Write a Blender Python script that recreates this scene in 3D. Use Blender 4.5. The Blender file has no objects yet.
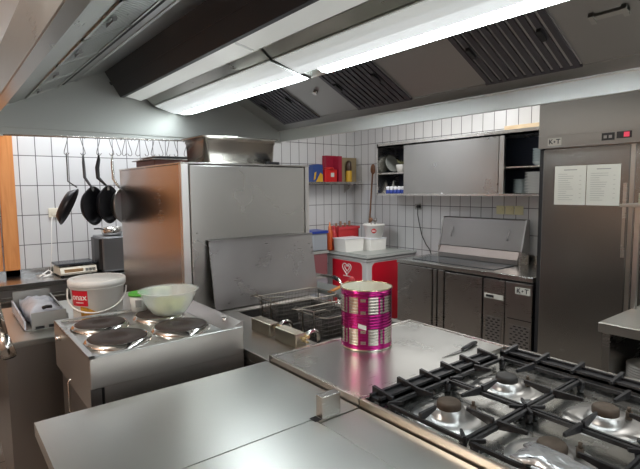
import bpy, bmesh, math, random
from mathutils import Vector, Matrix
random.seed(7)
S = bpy.context.scene
COL = S.collection
PI = math.pi

# ---------------------------------------------------------------- materials
def new_mat(name):
    m = bpy.data.materials.new(name); m.use_nodes = True
    return m, m.node_tree, m.node_tree.nodes['Principled BSDF']

def plain(name, col, rough=.5, metal=0., spec=.5, coat=0., trans=0., alpha=1., noise=0., nscale=20., bump=0., emit=None, es=0.):
    m, nt, b = new_mat(name)
    b.inputs['Base Color'].default_value = (*col, 1)
    b.inputs['Roughness'].default_value = rough
    b.inputs['Metallic'].default_value = metal
    b.inputs['Specular IOR Level'].default_value = spec
    b.inputs['Coat Weight'].default_value = coat
    b.inputs['Transmission Weight'].default_value = trans
    b.inputs['Alpha'].default_value = alpha
    if emit:
        b.inputs['Emission Color'].default_value = (*emit, 1); b.inputs['Emission Strength'].default_value = es
    if noise or bump:
        tc = nt.nodes.new('ShaderNodeTexCoord'); n = nt.nodes.new('ShaderNodeTexNoise')
        n.inputs['Scale'].default_value = nscale; n.inputs['Detail'].default_value = 4
        nt.links.new(tc.outputs['Object'], n.inputs['Vector'])
        if noise:
            r = nt.nodes.new('ShaderNodeMix'); r.data_type = 'RGBA'
            r.inputs[6].default_value = (*[max(0, c*(1-noise)) for c in col], 1)
            r.inputs[7].default_value = (*[min(1, c*(1+noise)) for c in col], 1)
            nt.links.new(n.outputs['Fac'], r.inputs[0]); nt.links.new(r.outputs[2], b.inputs['Base Color'])
        if bump:
            bp = nt.nodes.new('ShaderNodeBump'); bp.inputs['Strength'].default_value = bump; bp.inputs['Distance'].default_value = .01
            nt.links.new(n.outputs['Fac'], bp.inputs['Height']); nt.links.new(bp.outputs['Normal'], b.inputs['Normal'])
    return m

def steel(name, col=(.6, .6, .58), rough=.28, vary=.08, stretch=(1, 1, 40), scale=3., smudge=.03, bump=0.):
    """brushed stainless: fine stretched grain plus broad smudges in the roughness"""
    m, nt, b = new_mat(name)
    N = nt.nodes.new; L = nt.links.new
    b.inputs['Metallic'].default_value = 1.
    tc = N('ShaderNodeTexCoord'); mp = N('ShaderNodeMapping'); mp.inputs['Scale'].default_value = stretch
    g = N('ShaderNodeTexNoise'); g.inputs['Scale'].default_value = 12; g.inputs['Detail'].default_value = 1; vary *= .4
    L(tc.outputs['Object'], mp.inputs['Vector']); L(mp.outputs['Vector'], g.inputs['Vector'])
    s = N('ShaderNodeTexNoise'); smudge *= .55; s.inputs['Scale'].default_value = scale; s.inputs['Detail'].default_value = 3; s.inputs['Roughness'].default_value = .5
    L(tc.outputs['Object'], s.inputs['Vector'])
    a = N('ShaderNodeMath'); a.operation = 'MULTIPLY_ADD'; a.inputs[1].default_value = vary; a.inputs[2].default_value = rough - vary/2
    L(g.outputs['Fac'], a.inputs[0])
    a2 = N('ShaderNodeMath'); a2.operation = 'MULTIPLY_ADD'; a2.inputs[1].default_value = smudge*4
    L(s.outputs['Fac'], a2.inputs[0])
    o = N('ShaderNodeMath'); o.operation = 'SUBTRACT'; o.inputs[1].default_value = smudge*2
    L(a.outputs[0], o.inputs[0]); L(o.outputs[0], a2.inputs[2]); L(a2.outputs[0], b.inputs['Roughness'])
    mx = N('ShaderNodeMix'); mx.data_type = 'RGBA'
    mx.inputs[6].default_value = (*[c*(1-smudge*1.5) for c in col], 1); mx.inputs[7].default_value = (*[min(1, c*(1+smudge*1.5)) for c in col], 1)
    L(s.outputs['Fac'], mx.inputs[0]); L(mx.outputs[2], b.inputs['Base Color'])
    if bump:
        bp = N('ShaderNodeBump'); bp.inputs['Strength'].default_value = bump; bp.inputs['Distance'].default_value = .002
        L(g.outputs['Fac'], bp.inputs['Height']); L(bp.outputs['Normal'], b.inputs['Normal'])
    return m

def tiles(name, ax, off_u, off_v, tile=(.125, .25), col=(.70, .71, .72), grout=(.10, .10, .105), rough=.16, mortar=.0035):
    m, nt, b = new_mat(name)
    N = nt.nodes.new; L = nt.links.new
    geo = N('ShaderNodeNewGeometry'); sx = N('ShaderNodeSeparateXYZ'); L(geo.outputs['Position'], sx.inputs[0])
    cu = N('ShaderNodeMath'); cu.operation = 'SUBTRACT'; cu.inputs[1].default_value = off_u - 10*tile[0]
    cv = N('ShaderNodeMath'); cv.operation = 'SUBTRACT'; cv.inputs[1].default_value = off_v - 10*tile[1]
    L(sx.outputs[ax[0]], cu.inputs[0]); L(sx.outputs[ax[1]], cv.inputs[0])
    cb = N('ShaderNodeCombineXYZ'); L(cu.outputs[0], cb.inputs[0]); L(cv.outputs[0], cb.inputs[1])
    br = N('ShaderNodeTexBrick'); br.offset = 0; br.squash = 1
    br.inputs['Scale'].default_value = 1; br.inputs['Brick Width'].default_value = tile[0]; br.inputs['Row Height'].default_value = tile[1]
    br.inputs['Mortar Size'].default_value = mortar; br.inputs['Mortar Smooth'].default_value = .2
    br.inputs['Color1'].default_value = (*col, 1); br.inputs['Color2'].default_value = (*[c*.95 for c in col], 1); br.inputs['Mortar'].default_value = (*grout, 1)
    L(cb.outputs[0], br.inputs['Vector']); L(br.outputs['Color'], b.inputs['Base Color'])
    r = N('ShaderNodeMath'); r.operation = 'MULTIPLY_ADD'; r.inputs[1].default_value = .6; r.inputs[2].default_value = rough
    L(br.outputs['Fac'], r.inputs[0]); L(r.outputs[0], b.inputs['Roughness'])
    bp = N('ShaderNodeBump'); bp.inputs['Strength'].default_value = .4; bp.inputs['Distance'].default_value = .002; bp.invert = True
    L(br.outputs['Fac'], bp.inputs['Height']); L(bp.outputs['Normal'], b.inputs['Normal'])
    return m

def wood(name, c1, c2, axis_scale=(1, 1, .12), scale=14., rough=.4):
    m, nt, b = new_mat(name)
    N = nt.nodes.new; L = nt.links.new
    tc = N('ShaderNodeTexCoord'); mp = N('ShaderNodeMapping'); mp.inputs['Scale'].default_value = axis_scale
    n = N('ShaderNodeTexNoise'); n.inputs['Scale'].default_value = scale; n.inputs['Detail'].default_value = 6; n.inputs['Distortion'].default_value = 1.2
    L(tc.outputs['Object'], mp.inputs[0]); L(mp.outputs[0], n.inputs['Vector'])
    r = N('ShaderNodeValToRGB'); r.color_ramp.elements[0].color = (*c1, 1); r.color_ramp.elements[1].color = (*c2, 1)
    r.color_ramp.elements[0].position = .35; r.color_ramp.elements[1].position = .65
    L(n.outputs['Fac'], r.inputs[0]); L(r.outputs[0], b.inputs['Base Color'])
    b.inputs['Roughness'].default_value = rough
    return m

M = {}
M['steel'] = steel('brushed_steel', (.64, .62, .585), .27)
M['steel_top'] = steel('worktop_steel', (.56, .56, .525), .32, .08, (1, 30, 1), 4., .05)
M['steel_griddle'] = steel('polished_top_steel', (.58, .58, .555), .29, .06, (1, 25, 1), 5., .05)
M['steel_dark'] = steel('dull_steel', (.36, .35, .34), .36)
M['steel_front'] = steel('door_steel', (.37, .355, .335), .28, .08, (1, 1, 40))
M['steel_fridge'] = steel('fridge_steel', (.33, .325, .31), .26, .06, (1, 1, 40))
M['steel_cabinet'] = steel('tall_cabinet_steel', (.60, .59, .56), .27, .0, (40, 1, 1), 2., .05)
M['steel_side'] = steel('cabinet_side_steel', (.56, .53, .515), .26, .05, (1, 1, 30), 2., .03)
M['steel_hood'] = steel('hood_steel', (.50, .505, .48), .30, .08, (1, 1, 25), 2.5, .07)
M['steel_hood_dark'] = steel('hood_greasy_steel', (.42, .42, .41), .34, .08, (25, 1, 1), 4., .06)
M['chrome'] = plain('chrome', (.72, .71, .68), .12, 1.)
M['wire_basket'] = plain('basket_rim', (.36, .33, .28), .35, 1.)
M['wire'] = plain('wire_steel', (.55, .54, .5), .25, 1.)
M['wire_dark'] = plain('basket_wire', (.12, .11, .10), .4, .9)
M['black'] = plain('black_plastic', (.02, .02, .022), .4)
M['pan_black'] = plain('pan_black', (.022, .022, .026), .38, .3, noise=.3)
M['iron'] = plain('cast_iron', (.022, .022, .024), .42, .2, noise=.4, nscale=60, bump=.15)
M['cap'] = plain('burner_cap', (.10, .075, .055), .65, .5, noise=.5, nscale=40)
M['cap_dark'] = plain('burner_cap_dark', (.05, .048, .045), .6, .5, noise=.4, nscale=40)
M['plate_iron'] = plain('hotplate_iron', (.05, .036, .03), .5, .2, noise=.35, nscale=25)
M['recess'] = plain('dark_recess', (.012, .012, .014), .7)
M['white_plastic'] = plain('white_plastic', (.88, .87, .83), .35, noise=.02)
M['cream'] = plain('cream_plastic', (.78, .74, .62), .45)
M['paper'] = plain('paper', (.62, .63, .58), .7)
M['ink'] = plain('ink', (.05, .05, .06), .7)
M['ink_grey'] = plain('grey_ink', (.28, .29, .28), .7)
M['red'] = plain('red_paint', (.62, .008, .025), .35)
M['red_plastic'] = plain('red_plastic', (.50, .03, .035), .4)
M['dark_red'] = plain('dark_red_card', (.22, .01, .03), .5)
M['freezer_white'] = plain('freezer_white', (.62, .62, .62), .35)
M['lid_grey'] = plain('freezer_lid_grey', (.36, .38, .36), .35)
M['lid_edge'] = plain('freezer_lid_frame', (.25, .27, .26), .35)
M['blue'] = plain('blue_plastic', (.02, .05, .30), .35)
M['bluegrey'] = plain('bluegrey_plastic', (.42, .48, .60), .35)
M['door_wood'] = wood('orange_door_wood', (.60, .22, .06), (.72, .31, .10), (4, 4, .35), 6.)
M['pale_wood'] = wood('pale_wood', (.50, .38, .24), (.62, .50, .34), (1, .2, 1), 20.)
M['brown_wood'] = wood('brown_wood', (.16, .07, .035), (.25, .12, .06), (1, 1, .2), 30.)
M['orange_wood'] = wood('orange_wood', (.55, .20, .05), (.70, .30, .08), (1, 1, 1), 30.)
M['cardboard'] = plain('cardboard', (.30, .24, .14), .75, noise=.15)
M['yellow'] = plain('yellow', (.65, .38, .03), .45)
M['green'] = plain('green_plastic', (.12, .50, .06), .4)
M['green_dark'] = plain('dark_green', (.03, .10, .04), .5)
M['bowl'] = plain('translucent_bowl', (.84, .90, .85), .28, trans=.0, alpha=.32)
M['jar'] = plain('milky_jar', (.85, .88, .84), .3, alpha=.85)
M['cabbage'] = plain('shredded_cabbage', (.74, .76, .36), .6, noise=.3, nscale=30)
M['bag'] = plain('plastic_bag', (.62, .66, .74), .22, alpha=.9, noise=.1, nscale=12, bump=.5)
M['wrap'] = plain('crumpled_foil', (.55, .56, .56), .25, .6, noise=.2, nscale=30, bump=.4)
M['ceramic'] = plain('ceramic', (.70, .70, .68), .2)
M['egg'] = plain('white_lid', (.80, .82, .86), .35)
M['ceiling'] = plain('ceiling_paint', (.82, .80, .76), .8)
M['magenta'] = plain('magenta_tin', (.60, .03, .27), .17, .9)
M['tin'] = plain('bare_tin', (.70, .66, .58), .22, 1.)
M['tin_inside'] = plain('tin_inside', (.78, .76, .66), .4, .3)
M['blade'] = plain('knife_blade', (.30, .30, .30), .25, 1.)
M['glass_dark'] = plain('dark_lid', (.07, .085, .095), .2, .4)
M['oil'] = plain('fryer_oil', (.06, .04, .02), .1)
M['lcd'] = plain('amber_display', (.45, .28, .14), .4)
M['led'] = plain('red_display', (.20, .02, .03), .4, emit=(1, .08, .15), es=.5)
M['tube'] = plain('lit_tube', (1, 1, 1), .4, emit=(.86, .95, 1.), es=26.)
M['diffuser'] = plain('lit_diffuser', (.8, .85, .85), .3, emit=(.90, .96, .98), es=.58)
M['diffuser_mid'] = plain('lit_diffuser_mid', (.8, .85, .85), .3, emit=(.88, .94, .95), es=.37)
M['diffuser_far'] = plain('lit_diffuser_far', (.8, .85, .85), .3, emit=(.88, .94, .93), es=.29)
M['panel_glow'] = plain('painted_panel_glow', (.75, .78, .75), .25, emit=(.90, .94, .92), es=.24)  # emission stands in for lamp light reflected by the hood's steel panel

# ---------------------------------------------------------------- geometry builder
class G:
    def __init__(self): self.bm = bmesh.new(); self.mi = 0
    def _tag(self, faces, mi):
        for f in faces: f.material_index = mi
    def box(self, x0, x1, y0, y1, z0, z1, mi=0, bev=0.):
        r = bmesh.ops.create_cube(self.bm, size=1)
        vs = r['verts']
        for v in vs:
            v.co = Vector(((x0+x1)/2 + v.co.x*(x1-x0), (y0+y1)/2 + v.co.y*(y1-y0), (z0+z1)/2 + v.co.z*(z1-z0)))
        fs = set(f for v in vs for f in v.link_faces); self._tag(fs, mi)
        if bev:
            es = list(set(e for v in vs for e in v.link_edges))
            o = bmesh.ops.bevel(self.bm, geom=es, offset=bev, segments=2, affect='EDGES', profile=.5)
            self._tag(o['faces'], mi)
        return self
    def cyl(self, p, q, r, r2=None, n=16, mi=0, caps=True):
        p = Vector(p); q = Vector(q); d = q-p
        if r2 is None: r2 = r
        o = bmesh.ops.create_cone(self.bm, cap_ends=caps, segments=n, radius1=r, radius2=r2, depth=d.length)
        rot = d.to_track_quat('Z', 'Y').to_matrix().to_4x4()
        bmesh.ops.transform(self.bm, matrix=Matrix.Translation((p+q)/2) @ rot, verts=o['verts'])
        fs = set(f for v in o['verts'] for f in v.link_faces); self._tag(fs, mi)
        for f in fs: f.smooth = len(f.verts) == 4
        return self
    def tube(self, pts, r, n=8, closed=False, mi=0, caps=True):
        pts = [Vector(p) for p in pts]; m = len(pts); rings = []
        up = None
        for i, p in enumerate(pts):
            a = pts[i-1] if (i > 0 or closed) else p
            b = pts[(i+1) % m] if (i < m-1 or closed) else p
            t = (b-a).normalized()
            if up is None:
                up = Vector((0, 0, 1)) if abs(t.z) < .9 else Vector((1, 0, 0))
            s = t.cross(up)
            if s.length < 1e-4: s = t.cross(Vector((1, .3, 0)))
            s.normalize(); u = s.cross(t).normalized(); up = u
            rr = r[i] if isinstance(r, (list, tuple)) else r
            rings.append([self.bm.verts.new(p + s*rr*math.cos(2*PI*k/n) + u*rr*math.sin(2*PI*k/n)) for k in range(n)])
        for i in range(m if closed else m-1):
            A = rings[i]; B = rings[(i+1) % m]
            for k in range(n):
                f = self.bm.faces.new((A[k], A[(k+1) % n], B[(k+1) % n], B[k])); f.smooth = True; f.material_index = mi
        if not closed and caps:
            f = self.bm.faces.new(rings[0][::-1]); f.material_index = mi
            f = self.bm.faces.new(rings[-1]); f.material_index = mi
        return self
    def lathe(self, prof, c=(0, 0, 0), n=40, mi=0, closed=False, mfun=None, sy=1.):
        """profile of (radius, z), spun about the vertical through c"""
        c = Vector(c); rings = []
        for (r, z) in prof:
            if r < 1e-6: rings.append([self.bm.verts.new(c + Vector((0, 0, z)))])
            else: rings.append([self.bm.verts.new(c + Vector((r*math.cos(2*PI*k/n), sy*r*math.sin(2*PI*k/n), z))) for k in range(n)])
        m = len(rings)
        for i in range(m if closed else m-1):
            A = rings[i]; B = rings[(i+1) % m]
            for k in range(n):
                k2 = (k+1) % n
                if len(A) == 1 and len(B) == 1: continue
                if len(A) == 1: f = self.bm.faces.new((A[0], B[k2], B[k]))
                elif len(B) == 1: f = self.bm.faces.new((A[k], A[k2], B[0]))
                else: f = self.bm.faces.new((A[k], A[k2], B[k2], B[k]))
                f.smooth = True; f.material_index = mfun(i, k) if mfun else mi
        return self
    def prism(self, poly, ax, a0, a1, mi=0):
        """poly: 2D points; ax 'y' -> (x,z) swept along y; 'x' -> (y,z) along x; 'z' -> (x,y) along z"""
        def P(u, v, a): return Vector((u, a, v)) if ax == 'y' else Vector((a, u, v)) if ax == 'x' else Vector((u, v, a))
        A = [self.bm.verts.new(P(u, v, a0)) for u, v in poly]; B = [self.bm.verts.new(P(u, v, a1)) for u, v in poly]
        n = len(poly); fs = [self.bm.faces.new(A), self.bm.faces.new(B[::-1])]
        for k in range(n): fs.append(self.bm.faces.new((A[k], B[k], B[(k+1) % n], A[(k+1) % n])))
        self._tag(fs, mi); return self
    def sheet(self, p, q, ax, a0, a1, t=.004, mi=0):
        """thin plate between two 2D points, swept along an axis, with thickness t (to the left of p->q)"""
        d = Vector((q[0]-p[0], q[1]-p[1])).normalized(); nrm = Vector((-d.y, d.x))*t
        return self.prism([p, q, (q[0]+nrm.x, q[1]+nrm.y), (p[0]+nrm.x, p[1]+nrm.y)], ax, a0, a1, mi)
    def text(self, s, size, mat4, depth=.0008, mi=0, bold=.02):
        cu = bpy.data.curves.new('t', 'FONT'); cu.body = s; cu.size = size; cu.extrude = depth; cu.align_x = 'CENTER'; cu.align_y = 'CENTER'; cu.offset = size*bold
        o = bpy.data.objects.new('t', cu); COL.objects.link(o)
        bpy.context.view_layer.update()
        me = bpy.data.meshes.new_from_object(o.evaluated_get(bpy.context.evaluated_depsgraph_get()))
        me.transform(mat4); n0 = len(self.bm.faces)
        self.bm.from_mesh(me); self.bm.faces.ensure_lookup_table()
        for f in self.bm.faces[n0:]: f.material_index = mi
        bpy.data.objects.remove(o); bpy.data.curves.remove(cu); bpy.data.meshes.remove(me)
        return self
    def xf(self, mat): bmesh.ops.transform(self.bm, matrix=mat, verts=self.bm.verts); return self

def part(name, g, mats, parent=None, world=True, label=None):
    """link the builder's shape as ONE mesh; world=True: built in world metres, moved under its parent's origin"""
    if parent is not None and world:
        bmesh.ops.translate(g.bm, verts=g.bm.verts, vec=-parent_world(parent))
    bmesh.ops.recalc_face_normals(g.bm, faces=g.bm.faces)
    me = bpy.data.meshes.new(name); g.bm.to_mesh(me); g.bm.free()
    if not isinstance(mats, (list, tuple)): mats = [mats]
    for m in mats: me.materials.append(M[m] if isinstance(m, str) else m)
    o = bpy.data.objects.new(name, me); COL.objects.link(o)
    if parent is not None: o.parent = parent
    if label: o['label'] = label
    return o
def parent_world(o):
    v = Vector(o.location)
    while o.parent is not None: o = o.parent; v += o.location
    return v
def thing(name, label, cat, loc=(0, 0, 0), rz=0, group=None):
    o = bpy.data.objects.new(name, None); COL.objects.link(o); o.empty_display_size = .05
    o.location = loc; o.rotation_euler = (0, 0, rz); o['label'] = label; o['category'] = cat
    if group: o['group'] = group
    return o
def solo(name, g, mats, label, cat, origin, group=None):
    """a thing that is one mesh, with its origin at its base"""
    bmesh.ops.translate(g.bm, verts=g.bm.verts, vec=-Vector(origin))
    o = part(name, g, mats); o.location = origin; o['label'] = label; o['category'] = cat
    if group: o['group'] = group
    return o
def struct(name, g, mats, parent=None):
    o = part(name, g, mats, parent)
    if parent is None: o['kind'] = 'structure'
    return o
def dup(root, loc, rz, label, group=None):
    r = root.copy(); COL.objects.link(r); r.location = loc; r.rotation_euler = (0, 0, rz); r['label'] = label
    if group: r['group'] = group
    for ch in list(root.children):
        c = ch.copy(); COL.objects.link(c); c.parent = r
        for gch in list(ch.children):
            d = gch.copy(); COL.objects.link(d); d.parent = c
    return r
def arc(cx, cy, r, a0, a1, n, f):
    return [f(cx + r*math.cos(a0+(a1-a0)*i/n), cy + r*math.sin(a0+(a1-a0)*i/n)) for i in range(n+1)]

XW, YW = 4.3, 4.75
# ---------------------------------------------------------------- the room
M['wall_tiles_back'] = tiles('wall_tiles_back', (0, 2), .07, .13)
M['wall_tiles_right'] = tiles('wall_tiles_right', (1, 2), .081, .13)
M['floor_tiles'] = tiles('floor_tiles', (0, 1), 0, 0, (.3, .3), (.24, .205, .175), (.10, .09, .085), .4, .004)
M['wall_left'] = plain('warm_wall_paint', (.56, .37, .27), .6, noise=.05, nscale=3)
struct('floor', G().box(-1.4, XW+.1, -3, YW+.1, -.1, 0), 'floor_tiles')
struct('wall_back', G().box(-1.4, XW+.1, YW, YW+.1, 0, 2.75), 'wall_tiles_back')
struct('wall_right', G().box(XW, XW+.1, -3, YW, 0, 2.75), 'wall_tiles_right')
g = G(); g.box(-1.5, XW+.1, -3.1, -3, 0, .95); g.box(-1.5, XW+.1, -3.1, -3, 2.5, 2.75); g.box(-1.5, -.9, -3.1, -3, .95, 2.5); g.box(3.2, XW+.1, -3.1, -3, .95, 2.5); g.box(1.1, 1.2, -3.1, -3, .95, 2.5)  # unseen wall, added with openings to shape daylight and steel reflections
M['unseen_wall_front'] = plain('grey_wall_paint', (.42, .40, .37), .6)
struct('unseen_wall_front', g, 'unseen_wall_front')
struct('wall_left', G().box(-1.5, -1.4, -3, YW+.1, 0, 2.75), 'wall_left')
struct('ceiling', G().box(-1.5, XW+.1, -3, YW+.1, 2.75, 2.85), 'ceiling')
d = bpy.data.objects.new('door_1', None); COL.objects.link(d); d.location = (0, YW, 0); d['kind'] = 'structure'
g = G(); g.box(.42, .53, YW-.035, YW, 0, 2.10, bev=.004); g.box(-.62, -.51, YW-.035, YW, 0, 2.10, bev=.004); g.box(-.51, .42, YW-.035, YW, 1.995, 2.10)
part('door_frame', g, 'door_wood', d)
g = G(); g.box(-.5, .41, YW-.022, YW, 0, 1.985, bev=.003)
leaf = part('door_leaf', g, 'door_wood', d)
g = G(); g.box(.36, .39, YW-.03, YW-.022, 1.28, 1.36); g.cyl((.375, YW-.03, 1.33), (.375, YW-.06, 1.33), .009); g.cyl((.375, YW-.058, 1.33), (.26, YW-.058, 1.33), .009)
part('door_handle', g, 'chrome', leaf)

# ---------------------------------------------------------------- extractor hood
H0, H1 = -1.0, 3.70
hood = thing('extractor_hood', 'large stainless steel extractor hood hanging over the cooking island', 'extractor hood', (1.37, 1.35, 2.0))
g = G()
g.sheet((.256, 2.0), (.256, 2.18), 'y', H0, H1, .004); g.sheet((.256, 2.18), (.62, 2.36), 'y', H0, H1, .004)
g.sheet((.62, 2.36), (.62, 2.70), 'y', H0, H1, .004); g.box(.62, 2.1, H0, H1, 2.70, 2.705)
g.sheet((2.1, 2.70), (2.48, 2.30), 'y', H0, H1, .004)
part('outer_casing', g, 'steel_hood', hood)
g = G(); g.box(.256, .30, H0, H1, 1.997, 2.003); g.sheet((.30, 2.003), (.315, 2.085), 'y', H0, H1, .004)
part('left_skirt', g, 'steel_hood', hood)
g = G(); g.box(2.478, 2.486, H0, H1, 2.0, 2.31); g.sheet((2.474, 2.097), (2.38, 2.137), 'y', H0, H1, .004, 1); g.box(2.46, 2.478, H0, H1, 2.0, 2.006); g.box(2.462, 2.478, H0, H1, 2.09, 2.099)
part('right_skirt', g, [steel('skirt_bright_steel', (.72, .72, .69), .34, .05, (1, 30, 1)), 'steel_hood_dark'], hood)
g = G()
g.prism([(.256, 1.945), (2.486, 1.99), (2.486, 2.30), (2.1, 2.70), (.62, 2.70), (.62, 2.36), (.256, 2.18)], 'y', H1, H1+.006)
M['end_steel'] = steel('end_plate_steel', (.42, .43, .405), .5, .06, (1, 1, 25), 2.5, .06)
g.box(.256, 2.486, H1-.012, H1+.006, 1.99, 2.0)
part('end_plate', g, 'end_steel', hood)
g = G(); g.prism([(.256, 2.0), (2.486, 2.0), (2.486, 2.30), (2.1, 2.70), (.62, 2.70), (.62, 2.36), (.256, 2.18)], 'y', H0-.006, H0)
part('end_plate', g, 'end_steel', hood)
# left inner panel with four handled filters
g = G(); g.sheet((.315, 2.085), (.50, 2.178), 'y', H0, H1, .004); g.sheet((.70, 2.278), (.72, 2.29), 'y', H0, H1, .004)
g.sheet((.50, 2.19), (.70, 2.29), 'y', H0, H1, .004)
part('left_panel', g, 'steel_hood', hood)
part('panel_gap', G().box(.700, .735, H0, H1-.001, 2.2925, 2.300), 'recess', hood)
def slope_box(g, x0, x1, y0, y1, xb, zb, m, h0, h1, mi=0):
    """box lying on the slope z = zb + m (x-xb), reaching from h0 to h1 off its surface"""
    g.prism([(x0, zb+m*(x0-xb)+h0), (x1, zb+m*(x1-xb)+h0), (x1, zb+m*(x1-xb)+h1), (x0, zb+m*(x0-xb)+h1)], 'y', y0, y1, mi)
for i, (ya, yb) in enumerate(((3.17, 3.66), (2.66, 3.15), (2.15, 2.64), (1.64, 2.13), (1.13, 1.62))):
    g = G()
    for k in range(16):
        yy = ya+.01+k*.030
        slope_box(g, .505, .695, yy, yy+.016, .5, 2.178, .5, -.004, .004)
    slope_box(g, .50, .515, ya, yb, .5, 2.178, .5, -.008, .006); slope_box(g, .685, .70, ya, yb, .5, 2.178, .5, -.008, .006)
    slope_box(g, .50, .70, ya, ya+.01, .5, 2.178, .5, -.008, .006); slope_box(g, .50, .70, yb-.01, yb, .5, 2.178, .5, -.008, .006)
    f = part('grease_filter', g, 'steel_hood', hood)
    g = G(); yc = (ya+yb)/2; slope_box(g, .535, .55, yc-.04, yc+.04, .5, 2.178, .5, -.022, -.014)
    slope_box(g, .535, .55, yc-.04, yc-.034, .5, 2.178, .5, -.016, -.006); slope_box(g, .535, .55, yc+.034, yc+.04, .5, 2.178, .5, -.016, -.006)
    part('filter_handle', g, 'steel_dark', f)
# centre of the hood: upper left roof panel, dark beam
g = G(); g.sheet((.735, 2.30), (1.0, 2.415), 'y', H0, H1-.001, .004)
g.box(.80, .815, H0, H1-.001, 2.325, 2.335)
part('roof_panel', g, 'steel_hood_dark', hood)
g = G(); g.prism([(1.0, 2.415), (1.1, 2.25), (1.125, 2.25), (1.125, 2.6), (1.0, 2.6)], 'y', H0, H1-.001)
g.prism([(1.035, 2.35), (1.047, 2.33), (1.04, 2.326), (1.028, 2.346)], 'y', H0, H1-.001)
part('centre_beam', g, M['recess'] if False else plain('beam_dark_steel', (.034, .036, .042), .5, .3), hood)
# right inner panel
g = G(); g.sheet((1.56, 2.547), (2.38, 2.137), 'y', H0, H1-.001, .004)
part('right_panel', g, 'steel_hood_dark', hood)
M['filter_steel'] = steel('filter_steel', (.13, .125, .14), .45)
for (ya, yb) in ((3.0, 3.49), (2.07, 2.56), (1.05, 1.55), (.1, .6)):
    f = part('grease_filter', (lambda g: (slope_box(g, 1.86, 2.375, ya, yb, 2.38, 2.137, -.5, -.004, -.001), g)[1])(G()), plain('filter_backing', (.62, .61, .60), .4, .7) if ya == 3.0 else bpy.data.materials['filter_backing'], hood)
    g = G()
    n = 11
    for k in range(n):
        yy = ya + (yb-ya)*(k+.12)/n
        slope_box(g, 1.87, 2.362, yy, yy+.027, 2.38, 2.137, -.5, -.016, -.004)
    slope_box(g, 1.86, 1.87, ya, yb, 2.38, 2.137, -.5, -.018, -.001); slope_box(g, 2.368, 2.378, ya, yb, 2.38, 2.137, -.5, -.012, -.001)
    part('filter_slats', g, 'filter_steel', f)
    g = G()
    for yy in (ya+.06, yb-.08):
        slope_box(g, 2.10, 2.16, yy, yy+.02, 2.38, 2.137, -.5, -.030, -.016)
    part('filter_clip', g, 'black', f)
g = G(); g.cyl((2.136, 2.735, 2.262), (2.124, 2.735, 2.238), .018); part('round_knob', g, 'chrome', hood)
g = G(); slope_box(g, 2.12, 2.14, .78, .92, 2.38, 2.137, -.5, -.012, -.001); slope_box(g, 2.11, 2.15, .78, .80, 2.38, 2.137, -.5, -.018, -.001); slope_box(g, 2.11, 2.15, .90, .92, 2.38, 2.137, -.5, -.018, -.001)
part('panel_bracket', g, 'steel_hood', hood)
# lamps under the hood's middle
lab = ['long lit fluorescent lamp under the hood, the far one reaching the end plate', 'long lit fluorescent lamp under the hood, the near one running out of the frame']
for i, (ya, yb) in enumerate(((2.06, 3.66), (.44, 2.04), (-.99, .42))):
    if i == 2: lb = 'fluorescent lamp under the near end of the hood, behind the viewer'
    else: lb = lab[i]
    t = thing('fluorescent_lamp', lb, 'ceiling lamp', (1.4, (ya+yb)/2, 2.145), 0, 'fluorescent lamps in the hood')
    g = G(); g.prism([(1.325, 2.205), (1.33, 2.34), (1.52, 2.34), (1.575, 2.150), (1.565, 2.148), (1.515, 2.32), (1.345, 2.32), (1.335, 2.205)], 'y', ya, yb)
    g.prism([(1.325, 2.205), (1.33, 2.34), (1.52, 2.34), (1.575, 2.150)], 'y', ya, ya+.01); g.prism([(1.325, 2.205), (1.33, 2.34), (1.52, 2.34), (1.575, 2.150)], 'y', yb-.01, yb)
    part('housing', g, 'steel_hood', t)
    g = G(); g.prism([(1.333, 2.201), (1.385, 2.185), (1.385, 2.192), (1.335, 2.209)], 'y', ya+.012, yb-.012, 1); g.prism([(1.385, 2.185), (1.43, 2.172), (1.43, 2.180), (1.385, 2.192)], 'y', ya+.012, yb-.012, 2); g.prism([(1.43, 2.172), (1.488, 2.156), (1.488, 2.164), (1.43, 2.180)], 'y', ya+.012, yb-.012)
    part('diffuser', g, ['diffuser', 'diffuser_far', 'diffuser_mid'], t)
    g = G(); g.prism([(1.490, 2.155), (1.505, 2.148), (1.53, 2.143), (1.552, 2.145), (1.552, 2.156), (1.50, 2.164)], 'y', ya+.07, yb-.15)
    part('fluorescent_tube', g, 'tube', t)
    g = G(); g.prism([(1.127, 2.252), (1.18, 2.243), (1.232, 2.232), (1.232, 2.24), (1.18, 2.25), (1.127, 2.26)], 'y', ya, yb)  # hood panel beside the lamp, its bright reflection painted as a glow
    part('glowing_hood_panel', g, 'panel_glow', t)
    g = G(); g.prism([(1.232, 2.238), (1.275, 2.250), (1.322, 2.212), (1.322, 2.216), (1.275, 2.254), (1.232, 2.242)], 'y', ya, yb)
    part('gap_strip', g, 'steel_hood', t)

# rail and hooks at the far end of the hood
g = G(); g.tube([(.35, 3.745, 1.945), (2.35, 3.745, 1.985)], .006)
for xx in (.36, 1.3, 2.3): g.box(xx-.01, xx+.01, 3.706, 3.75, 1.935+.02*(xx-.35), 1.955+.02*(xx-.35))
solo('hook_rail', g, 'wire', 'thin steel rail along the far bottom edge of the hood', 'rail', (1.35, 3.745, 1.95))
def hook_pts(sgn):
    P = []
    for i in range(7):
        a = PI*(1.05 - i/6*1.05); P.append((sgn*.014*math.cos(a)*-1, 0, .014*math.sin(a)-.001+.0))
    P = [(sgn*x, 0, z) for x, z in ((-.016, -.012), (-.014, .004), (-.004, .011), (.008, .009), (.014, -.004), (.004, -.045), (-.012, -.095), (-.014, -.112), (-.004, -.124), (.010, -.122), (.018, -.108))]
    return P
def make_hook(sgn): return part('hanging_hook', G().tube(hook_pts(sgn), .0024, 6), 'wire_dark')
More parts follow.
